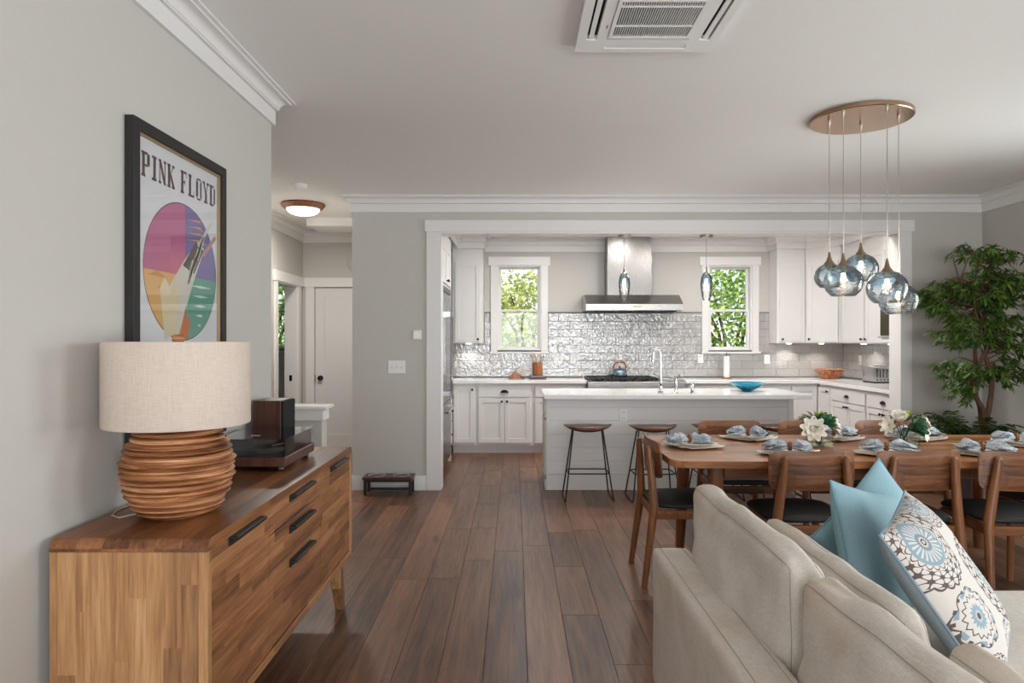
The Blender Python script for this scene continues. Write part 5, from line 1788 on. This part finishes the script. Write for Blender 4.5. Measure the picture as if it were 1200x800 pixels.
B().lathe([(0, 0), (.022, 0), (.023, .006), (.014, .014), (.012, .05), (.015, .09), (.013, .13), (.008, .15), (0, .152)], (1.515, 6.41, CT), 18).build('column', M['chrome'], r)
B().tube([(1.515, 6.41, CT + .135), (1.535, 6.40, CT + .15), (1.545, 6.395, CT + .178)], [.008, .006, .006], 8).build('lever', M['chrome'], r)
o = lathe_thing('air_gap_cap', 'short chrome cap farthest right beside the faucet', 'faucet', [(0, 0), (.022, 0), (.022, .006), (.015, .010), (.015, .065), (.018, .07), (.018, .095), (.012, .10), (0, .10)], (1.668, 6.41, CT), M['chrome'], 20)

# ================================================================== POTTED TREE
PXt, PYt = 3.93, 5.78
r = thing('potted_tree', 'tall indoor tree with twisted trunks and palmate leaves in the far right corner', 'plant', (PXt, PYt, 0))
B().lathe([(0, .001), (.17, .001), (.185, .02), (.215, .44), (.225, .46), (.215, .47), (.20, .46), (.19, .40), (0, .40)], (PXt, PYt, 0), 36).build('pot', plain('charcoal_planter', (70, 66, 62), .6), r, smooth=50)
B().lathe([(0, .405), (.19, .402)], (PXt, PYt, 0), 24).build('soil', plain('dark_soil', (42, 32, 26), .95), r)
def pix(px, py, y=PYt):
    s = 800 / y
    return ((px - 603) / s, CAMH + (397.5 - py) / s)
tr_pts = [
    [(1150, 510, 0), (1151, 480, .02), (1143, 455, .05), (1146, 430, .03), (1141, 405, -.02), (1146, 390, -.04), (1140, 360, -.02), (1145, 330, .02), (1150, 305, .03)],
    [(1155, 510, -.02), (1156, 478, -.03), (1157, 440, -.05), (1154, 410, .02), (1158, 385, .04), (1150, 350, .05), (1160, 325, .05), (1168, 300, .02)],
    [(1152, 510, .03), (1149, 485, -.04), (1138, 462, -.06), (1144, 425, -.05), (1156, 400, -.02), (1150, 370, .0), (1134, 345, -.03), (1120, 330, -.05)],
]
trunks = []
for i, tp in enumerate(tr_pts):
    P_ = []
    for (px, py, dy) in tp:
        X_, Z_ = pix(px, py)
        P_.append(Vector((X_, PYt + dy, Z_)))
    P_[0] = Vector((PXt + (.02, -.02, 0)[i], PYt + tp[0][2], .40))
    # smooth
    Q = []
    for a in range(len(P_) - 1):
        p0, p1_, p2_, p3 = P_[max(a - 1, 0)], P_[a], P_[a + 1], P_[min(a + 2, len(P_) - 1)]
        for k in range(5):
            t = k / 5
            Q.append(.5 * ((2 * p1_) + (p2_ - p0) * t + (2 * p0 - 5 * p1_ + 4 * p2_ - p3) * t * t + (3 * p1_ - p0 - 3 * p2_ + p3) * t ** 3))
    Q.append(P_[-1])
    n_ = len(Q)
    B().tube(Q, [.023 * (1 - .72 * k / n_) + .003 * noise.noise(Q[k] * 20) for k in range(n_)], 9).build('trunk', M['bark'], r)
    trunks.append(Q)
rs = random.Random(21)
blobs = [(1150, 296, 46, 11, 34), (1172, 312, 26, 16, 26), (1112, 347, 30, 20, 62), (1150, 340, 34, 26, 70), (1178, 352, 26, 30, 62), (1100, 358, 18, 12, 22), (1122, 392, 24, 16, 44), (1170, 392, 30, 18, 50), (1140, 372, 30, 18, 36),
         (1118, 432, 18, 12, 26), (1148, 438, 18, 9, 22), (1178, 436, 24, 16, 40), (1188, 410, 16, 14, 22), (1130, 462, 8, 14, 9), (1132, 452, 18, 8, 12), (1185, 330, 18, 14, 20)]
def spray_mesh(seed):
    q = random.Random(seed)
    b = B()
    n = 7
    for k in range(n):
        a = R(-105 + 210 * k / (n - 1) + q.uniform(-8, 8))
        L = (.078 - .028 * abs(k - 3) / 3) * q.uniform(.85, 1.15)
        X = Matrix.Rotation(a, 4, 'Z') @ Matrix.Rotation(R(q.uniform(-25, 8)), 4, 'X')
        leafy(b, X, L, .0085, 4)
    b.tube([(0, -.05, .0), (0, 0, 0)], .0012, 4)
    o = b.build('leaf_spray', M['leaf'], smooth=80)
    me = o.data
    bpy.data.objects.remove(o)
    return me
sprays = [spray_mesh(i) for i in range(4)]
pos = []
for (px, py, rx, ry, cnt) in blobs:
    for _ in range(int(cnt * 1.2)):
        while True:
            u, v, w = rs.uniform(-1, 1), rs.uniform(-1, 1), rs.uniform(-1, 1)
            if u * u + v * v + w * w < 1: break
        X_, Z_ = pix(px + u * rx, py + v * ry)
        Y_ = PYt + w * .26
        X_ = min(X_, 4.33)
        pos.append(Vector((X_, Y_, Z_)))
pos.sort(key=lambda p: p.y)
rest_ = B()
br = B()
for i, p in enumerate(pos):
    cc = Vector((PXt, PYt, p.z - .1))
    d = (p - cc); d.z = abs(d.z) * .3 - .05
    d = (d.normalized() + Vector((rs.uniform(-.6, .6), rs.uniform(-.8, .4), rs.uniform(-.5, .3)))).normalized()
    Mx = Matrix.Translation(p) @ d.to_track_quat('Y', 'Z').to_matrix().to_4x4() @ Matrix.Rotation(rs.uniform(-.9, .9), 4, 'Y') @ Matrix.Scale(rs.uniform(.85, 1.25), 4)
    if i < 290:
        o = bpy.data.objects.new('leaf_spray', sprays[i % 4]); COL.objects.link(o)
        o.parent = r
        o.matrix_local = Matrix.Translation(-ORG[r.name]) @ Mx
    else:
        tmp = sprays[i % 4]
        n0 = len(rest_.bm.verts)
        rest_.bm.from_mesh(tmp)
        rest_.bm.verts.ensure_lookup_table()
        for v in rest_.bm.verts[n0:]:
            v.co = Mx @ v.co
    if i % 3 == 0:
        best = min((q for T in trunks for q in T), key=lambda q: (q - p).length + max(0, q.z - p.z) * 1.5)
        mid = best.lerp(p, .55) + Vector((0, 0, .04))
        br.tube([best, mid, p - d * .05], [.006, .0035, .0015], 5)
rest_.build('leaf_sprays_behind', M['leaf'], r, smooth=80, kind='stuff')
br.build('branches', M['bark'], r, kind='stuff')
# fern round the trunk foot
r2 = thing('fern', 'dark green fern spreading around the foot of the indoor tree', 'plant', (PXt, PYt, .41))
def frond_mesh(L, seed):
    q = random.Random(seed)
    b = B()
    N = 15
    pts = []
    for i in range(N + 1):
        t = i / N
        pts.append(Vector((0, L * (math.sin(t * 1.25) / math.sin(1.25)), L * (.95 * t - 1.02 * t * t))))
    b.tube(pts, [.003 * (1 - .8 * i / N) for i in range(N + 1)], 4)
    for i in range(2, N + 1):
        t = i / N
        l = .085 * math.sin(PI * min(1, t * .86 + .12)) + .012
        for s in (-1, 1):
            d = (pts[i] - pts[i - 1]).normalized()
            X = Matrix.Translation(pts[i]) @ Matrix.Rotation(s * -R(62), 4, 'Z') @ Matrix.Rotation(R(q.uniform(-20, 10)), 4, 'X')
            leafy(b, X, l, .016, 3)
    o = b.build('frond', M['fern'], smooth=80)
    me = o.data
    bpy.data.objects.remove(o)
    return me
fr = [frond_mesh(.42, 1), frond_mesh(.50, 2), frond_mesh(.34, 3)]
for k in range(64):
    a = k * 2.399 + rs.uniform(-.2, .2)
    o = bpy.data.objects.new('frond', fr[k % 3]); COL.objects.link(o)
    o.parent = r2
    o.matrix_local = Matrix.Translation((.07 * math.cos(a + PI / 2), .07 * math.sin(a + PI / 2), .04 + .002 * k)) @ Matrix.Rotation(a, 4, 'Z') @ Matrix.Rotation(R(rs.uniform(0, 32)), 4, 'X') @ Matrix.Scale(.86 if math.sin(a) > -.25 else .6, 4)

# ================================================================== SOFA
def soft(b, X, h, r, bulge, N=16, amp=0.0, seed=0, taper=0.0, lean=0.0, fold=None):
    hx, hy, hz = h
    def mp(p):
        q = Vector((p[0] * hx, p[1] * hy, p[2] * hz))
        i = Vector((max(-hx + r, min(hx - r, q.x)), max(-hy + r, min(hy - r, q.y)), max(-hz + r, min(hz - r, q.z))))
        d = q - i
        if d.length > 1e-9:
            m = max(abs(d.x), abs(d.y), abs(d.z))
            q = i + d * (m / d.length)
        q.x += bulge[0] * p[0] * (1 - p[1] ** 2) * (1 - p[2] ** 2)
        q.y += bulge[1] * p[1] * (1 - p[0] ** 2) * (1 - p[2] ** 2)
        q.z += bulge[2] * p[2] * (1 - p[0] ** 2) * (1 - p[1] ** 2)
        if amp:
            n1 = noise.noise(Vector((q.x * 4 + seed, q.y * 4, q.z * 6)))
            n2 = noise.noise(Vector((q.x * 11, q.y * 9 + seed, q.z * 11)))
            dr = Vector(p).normalized()
            q += dr * amp * (n1 + .4 * n2)
        q.x *= 1 - taper * (p[2] + 1) / 2
        q.x += lean * (p[2] + 1) / 2
        if fold:
            q = fold(q, p)
        return q
    def side(fix, sgn):
        g = []
        for i in range(N + 1):
            row = []
            for j in range(N + 1):
                a, c = i / N * 2 - 1, j / N * 2 - 1
                a = math.sin(a * PI / 2) * .35 + a * .65; c = math.sin(c * PI / 2) * .35 + c * .65
                p = [0, 0, 0]
                p[fix] = sgn
                p[(fix + 1) % 3] = a; p[(fix + 2) % 3] = c
                row.append(b.v(mp(p)))
            g.append(row)
        for i in range(N):
            for j in range(N):
                b.f([g[i][j], g[i + 1][j], g[i + 1][j + 1], g[i][j + 1]])
    for f in range(3):
        for s in (-1, 1):
            side(f, s)
    bmesh.ops.remove_doubles(b.bm, verts=b.bm.verts, dist=.0008)
    return mp
def seam_path(mp, X, kind, N=40, off=1.002):
    pts = []
    for k in range(N * 4):
        e, t = divmod(k, N)
        t = t / N * 2 - 1
        a, c = ((t, -1), (1, t), (-t, 1), (-1, -t))[e]
        if kind[0] == 'x': p = (kind[1], a, c)
        elif kind[0] == 'z': p = (a, c, kind[1])
        else: p = (a, kind[1], c)
        pts.append(mp(p) * off)
    return pts

SFX, SFY0, SFY1 = .545, .50, 2.73
r = thing('sofa', 'oatmeal linen sectional sofa seen from behind its back in the foreground', 'sofa', (1.3, 1.6, 0))
b = B()
def backf(q, p):
    return q
X = Matrix.Translation((SFX + .075, (SFY0 + SFY1) / 2, .33))
mp = soft(b.__class__() if False else b, Matrix.Identity(4), (.075, (SFY1 - SFY0) / 2, .265), .022, (.006, .004, .006), 22, .004, 3)
for v in b.bm.verts: v.co = X @ v.co
b.build('back_frame', M['sofa'], r, smooth=60)
bs = B()
for kx in (-.58, .58):
    pts = []
    for k in range(61):
        t = k / 60 * 2 - 1
        pts.append(X @ (mp((kx, t, 1.0)) + Vector((0, 0, .0004))))
    for k in range(21):
        pts.append(X @ (mp((kx, 1.0, 1 - k / 20 * 1.9)) + Vector((0, .0004, 0))))
    bs.tube(pts, .0016, 5)
bs.build('back_seam', M['sofa_seam'], r)
b = B(); soft(b, None, (.45, 1.115, .10), .03, (0, 0, 0), 10)
for v in b.bm.verts: v.co += Vector((1.14, 1.615, .18))
b.build('base', M['sofa'], r, smooth=60)
b = B(); soft(b, None, (.36, .45, .10), .03, (0, 0, 0), 10)
for v in b.bm.verts: v.co += Vector((1.95, 2.28, .18))
b.build('base', M['sofa'], r, smooth=60)
for (cx, cy, hx, hy) in ((1.50, 2.275, .82, .455), (1.14, 1.16, .46, .655)):
    b = B(); X = Matrix.Translation((cx, cy, .355))
    mp = soft(b, None, (hx, hy, .07), .035, (.0, .0, .012), 22, .006, 9)
    for v in b.bm.verts: v.co = X @ v.co
    sc_ = b.build('seat_cushion', M['sofa'], r, smooth=60)
    B().tube([X @ p for p in seam_path(mp, X, ('z', .72))] if False else [X @ (mp((a, c, .62)) * 1.001) for a, c in [(math.cos(t), math.sin(t)) for t in []]] or [X @ p for p in [mp(q) for q in [(1, -1 + k / 20, .6) for k in range(41)]]], .002, 5).build('seat_seam', M['sofa_seam'], sc_)
for (x, y) in ((.65, .6), (.65, 2.6), (2.2, 2.6), (1.5, .6), (2.2, 1.95)):
    B().box(x - .03, x + .03, y - .03, y + .03, .001, .085, .003).build('foot', M['walnut'], r, smooth=0)

def cushion(name, label, c, h, tilt, bulge, taper, seed, mat, group, amp=.012, yaw=0, cat='cushion', rr=.05, roll=0):
    b = B()
    X = Matrix.Translation(c) @ Matrix.Rotation(R(yaw), 4, 'Z') @ Matrix.Rotation(R(roll), 4, 'X') @ Matrix.Rotation(R(tilt), 4, 'Y')
    mp = soft(b, None, h, rr, bulge, 26, amp, seed, taper)
    for v in b.bm.verts: v.co = X @ v.co
    o = b.build(name, mat, loc=c, smooth=70)
    tag(o, label, cat, group)
    s = B()
    for kx in (-.86, .86):
        pts = []
        for k in range(4 * 24):
            e, t = divmod(k, 24); t = t / 24 * 2 - 1
            a, d = ((t, -1), (1, t), (-t, 1), (-1, -t))[e]
            p = mp((kx, a, d))
            nrm = Vector((0, a if abs(a) == 1 else 0, d if abs(d) == 1 else 0)).normalized()
            pts.append(X @ (p + nrm * .0006))
        s.tube(pts, .0014, 6, closed=True)
    s.build('seam_welt', M['sofa_seam'], o)
    return o
cushion('back_cushion', 'large oatmeal back cushion at the far end of the sofa', (.758, 2.215, .640), (.082, .47, .205), -4, (.035, .018, .012), .42, 1, M['sofa'], 'sofa back cushions', .030)
cushion('back_cushion', 'large oatmeal back cushion nearest the camera, cut by the lower edge', (.766, 1.262, .636), (.085, .455, .202), -4, (.035, .018, .012), .42, 6, M['sofa'], 'sofa back cushions', .030)
cushion('lumbar_cushion', 'lower oatmeal cushion between the far back cushion and the aqua pillows', (.975, 2.06, .612), (.055, .46, .160), -12, (.055, .015, .008), .30, 12, M['sofa'], 'lower sofa cushions', .024)
cushion('lumbar_cushion', 'lower oatmeal cushion at the lower right corner beside the patterned pillow', (.985, 1.06, .612), (.06, .42, .160), -12, (.055, .015, .008), .30, 17, M['sofa'], 'lower sofa cushions', .024)

def pillow(name, label, C, u, v, w, hgt, thick, mat_front, mat_back, mat_pipe, seed, group, pinch=.06, cat='pillow'):
    """u, v in-plane unit axes, front side towards u x v"""
    u = Vector(u).normalized(); v = Vector(v); v = (v - u * v.dot(u)).normalized()
    n = u.cross(v)
    Mx = Matrix.Identity(4)
    for i in range(3):
        Mx[i][0] = u[i]; Mx[i][1] = v[i]; Mx[i][2] = n[i]; Mx[i][3] = C[i]
    N = 30
    def out(a, c):
        k = 1 - pinch * (1 - a * a) * abs(c) ** 3 * 0 
        x = a * w / 2 * (1 - pinch * (1 - c * c)) ; y = c * hgt / 2 * (1 - pinch * (1 - a * a))
        return x, y
    def P_(a, c, s):
        x, y = out(a, c)
        z = thick / 2 * ((1 - abs(a) ** 3.2) * (1 - abs(c) ** 3.2)) ** .55
        z *= 1 + .10 * noise.noise(Vector((a * 2 + seed, c * 2, s)))
        z += .004 * noise.noise(Vector((a * 6, c * 6 + seed, s * 3)))*(1-abs(a))*(1-abs(c))
        return Vector((x, y, s * z))
    b = B()
    g = {}
    for s in (1, -1):
        for i in range(N + 1):
            for j in range(N + 1):
                a, c = math.sin((i / N * 2 - 1) * PI / 2), math.sin((j / N * 2 - 1) * PI / 2)
                if s == -1 and (i in (0, N) or j in (0, N)):
                    g[(s, i, j)] = g[(1, i, j)]
                else:
                    g[(s, i, j)] = b.v(P_(a, c, s))
        for i in range(N):
            for j in range(N):
                f = b.f([g[(s, i, j)], g[(s, i + 1, j)], g[(s, i + 1, j + 1)], g[(s, i, j + 1)]])
                if f: f.material_index = 0 if s == 1 else 1
    o = b.build(name, [mat_front, mat_back], loc=(0, 0, 0), smooth=80)
    tag(o, label, cat, group)
    pts = []
    for k in range(120):
        e, t = divmod(k, 30); t = math.sin((t / 30 * 2 - 1) * PI / 2)
        a, c = ((t, -1), (1, t), (-t, 1), (-1, -t))[e]
        pts.append(P_(a, c, 1))
    B().tube(pts, .0042, 6, closed=True).build('piping', mat_pipe, o)
    o.matrix_world = Mx
    return o

def medallions():
    n = NT('medallion_print')
    sx = n.node('ShaderNodeSeparateXYZ'); n.link(n.obj(), sx.inputs[0])
    x, y = sx.outputs[0], sx.outputs[1]
    mth = n.math
    dark = 0.0; blue = 0.0
    def mx(a, c): return mth('MAXIMUM', a, c)
    def band(v, lo, hi):
        return mth('MULTIPLY', mth('GREATER_THAN', v, lo), mth('LESS_THAN', v, hi))
    def polar(cx, cy, r):
        dx = mth('SUBTRACT', x, cx); dy = mth('SUBTRACT', y, cy)
        rho = mth('DIVIDE', mth('SQRT', mth('ADD', mth('MULTIPLY', dx, dx), mth('MULTIPLY', dy, dy))), r)
        return rho, mth('ARCTAN2', dy, dx)
    def big(cx, cy, r):
        rho, th = polar(cx, cy, r)
        p1 = mth('ABSOLUTE', mth('SINE', mth('MULTIPLY', th, 11.0)))
        bl = mth('MULTIPLY', band(rho, .16, .66), mth('SUBTRACT', 1.0, mth('MULTIPLY', band(rho, .26, .56), mth('GREATER_THAN', p1, mth('ADD', .45, mth('MULTIPLY', rho, .6))))))
        dk = mx(band(rho, .05, .10), mth('MULTIPLY', band(rho, .13, .24), mth('LESS_THAN', p1, .45)))
        # scallops
        sc = mth('ADD', rho, mth('MULTIPLY', mth('ABSOLUTE', mth('SINE', mth('MULTIPLY', th, 10.0))), -.10))
        dk = mx(dk, band(sc, .655, .69))
        # scroll lace
        q = mth('SINE', mth('MULTIPLY', th, 11.0)); rr_ = mth('SINE', mth('MULTIPLY', rho, 31.0))
        lace = mth('ABSOLUTE', mth('ADD', mth('MULTIPLY', q, rr_), mth('MULTIPLY', mth('SINE', mth('MULTIPLY', th, 22.0)), .45)))
        dk = mx(dk, mth('MULTIPLY', band(rho, .80, 1.22), mth('LESS_THAN', lace, .27)))
        edge = mth('ADD', rho, mth('MULTIPLY', mth('ABSOLUTE', mth('SINE', mth('MULTIPLY', th, 13.5))), -.07))
        dk = mx(dk, band(edge, 1.18, 1.235))
        return dk, bl
    def star(cx, cy, r):
        rho, th = polar(cx, cy, r)
        tri = mth('PINGPONG', mth('MULTIPLY', mth('ADD', th, 3.3), 16 / 6.28318 * 1.0), .5)
        z1 = mth('SUBTRACT', rho, mth('MULTIPLY', tri, .28))
        bl = band(z1, .10, .34)
        dk = mx(mth('LESS_THAN', rho, .12), band(z1, .60, .655))
        z2 = mth('ADD', rho, mth('MULTIPLY', mth('ABSOLUTE', mth('SINE', mth('MULTIPLY', th, 4.0))), -.16))
        dk = mx(dk, band(z2, .86, .905))
        bl = mx(bl, mth('MULTIPLY', band(rho, .84, .98), mth('GREATER_THAN', mth('SINE', mth('MULTIPLY', th, 8.0)), .35)))
        dk = mx(dk, mth('MULTIPLY', band(rho, .93, 1.03), mth('GREATER_THAN', mth('SINE', mth('MULTIPLY', th, 16.0)), .5)))
        return dk, bl
    # u runs to the near edge, v runs down the pillow
    for fn, cx, cy, r in MED:
        d, l = (big if fn == 'b' else star)(cx, cy, r)
        dark = mx(dark, d); blue = mx(blue, l)
    cloth = n.noise(n.obj(), 700, 1)
    base_ = n.mix(cloth, lin((198, 192, 184)), lin((212, 207, 200)))
    c = n.mix(blue, base_, lin((134, 158, 170)))
    c = n.mix(dark, c, lin((92, 80, 76)))
    n.link(c, n.p.inputs['Base Color'])
    n.setp(Roughness=.85)
    n.bump(cloth, .2, .001)
    return n.m
MED = [('b', .125, -.175, .112), ('s', .14, .065, .080), ('b', -.135, .045, .112), ('b', -.09, -.235, .070), ('s', -.03, .225, .072), ('b', .185, .24, .06), ('b', -.21, .25, .06)]
M['med'] = medallions()
pillow('pattern_pillow', 'cream pillow printed with blue and brown medallions, slate back', (1.385, 2.19, .632), (-.61, -.78, -.12), (.48, -.28, -.83), .46, .53, .17, M['med'], M['blueback'], plain('blue_piping', (124, 146, 160), .8), 4, 'loose pillows on the sofa', .05)
pillow('aqua_pillow', 'plain aqua pillow next to the lumbar cushion, in front of the other aqua one', (1.355, 2.545, .645), (.36, .22, -.10), (.03, -.16, -.41), .46, .44, .17, M['teal'], M['teal'], M['teal_seam'], 9, 'loose pillows on the sofa', .07)
pillow('aqua_pillow', 'plain aqua pillow standing on its corner farthest behind', (1.44, 2.72, .65), (-.30, -.06, -.30), (.28, .08, -.32), .42, .42, .12, M['teal'], M['teal'], M['teal_seam'], 15, 'loose pillows on the sofa', .07)

# ================================================================== GARDEN BEYOND THE WINDOWS
g_ = struct('ground', B().box(-14, 14, 9.8, 24, -.3, -.1), plain('lawn', (110, 128, 70), .9), smooth=0)
def shrub(name, label, c, rad, n, mat, size=.06, seed=1, trunk=True, pink=0, kind=None):
    q = random.Random(seed)
    r = thing(name, label, 'shrub' if rad[2] < 3 else 'hedge', (c[0], c[1], -.1), 'garden shrubs beyond the windows')
    b = B()
    for i in range(n):
        while True:
            p = Vector((q.uniform(-1, 1), q.uniform(-1, 1), q.uniform(-1, 1)))
            if p.length < 1 and p.length > .45 + .4 * noise.noise(p * 3): break
        k = 1 + .22 * noise.noise(p * 2.7 + Vector((seed, 0, 0)))
        P0 = Vector((c[0] + p.x * rad[0] * k, c[1] + p.y * rad[1] * k, c[2] + p.z * rad[2] * k))
        if P0.z < 0: continue
        d = Vector((q.uniform(-1, 1), q.uniform(-1, 1), q.uniform(-.6, 1))).normalized()
        w = d.cross(Vector((q.uniform(-1, 1), q.uniform(-1, 1), q.uniform(-1, 1)))).normalized() * size * .36
        L = size * q.uniform(.7, 1.3)
        vs = [b.bm.verts.new(P0 - d * L * .5), b.bm.verts.new(P0 + w), b.bm.verts.new(P0 + d * L * .5), b.bm.verts.new(P0 - w)]
        b.bm.faces.new(vs)
    b.build('foliage', mat, r, smooth=0, kind='stuff')
    s = B()
    for k in range(6):
        a = k * 1.05
        s.tube([(c[0], c[1], -.1), (c[0] + rad[0] * .2 * math.cos(a), c[1] + rad[1] * .2 * math.sin(a), c[2]), (c[0] + rad[0] * .6 * math.cos(a), c[1] + rad[1] * .6 * math.sin(a), c[2] + rad[2] * .6)], [.05, .03, .01], 6)
    s.build('stems', M['bark'], r)
    if pink:
        s = B()
        for k in range(pink):
            p = Vector((q.uniform(-1, 1), -abs(q.uniform(.3, 1)), q.uniform(-.6, 1))).normalized()
            s.lathe([(0, -.02), (.03, 0), (.02, .02), (0, .022)], (c[0] + p.x * rad[0], c[1] + p.y * rad[1], c[2] + p.z * rad[2]), 6)
        s.build('blossoms', M['pinkfl'], r, kind='stuff')
    return r
shrub('garden_shrub', 'sunny yellow-green shrub seen through the left kitchen window', (.25, 12.6, 1.55), (1.1, .7, 1.15), 5200, M['hedge1'], .085, 1)
shrub('garden_shrub', 'green shrub with pink blossom seen through the right kitchen window', (3.9, 12.3, 1.5), (1.7, .8, 1.6), 9000, M['hedge2'], .09, 2, pink=26)
shrub('garden_hedge', 'dense green hedge seen through the small hall window', (-4.4, 12.2, 1.5), (1.8, .8, 1.7), 9000, M['hedge3'], .09, 3)
shrub('garden_shrub', 'paler shrub farther off behind the sunny yellow-green one', (-.9, 14.6, 1.2), (1.4, .8, 1.3), 3600, M['hedge1'], .09, 4)
r = thing('garden_fence', 'white garden fence boards behind the shrubs', 'fence', (0, 16.2, -.1))
fb = None
for k in range(40):
    x = -8 + k * .42
    if fb is None:
        fb = B().box(x, x + .40, 16.2, 16.23, -.1, 1.75).build('board', plain('white_fence', (232, 234, 238), .6), r, smooth=0)
        bx0 = x
    else:
        o = fb.copy(); COL.objects.link(o); o.location.x = x - bx0
B().box(-8, 9, 16.23, 16.27, 1.4, 1.5).box(-8, 9, 16.23, 16.27, .3, .4).build('rail', plain('white_fence_rail', (228, 230, 234), .6), r, smooth=0)
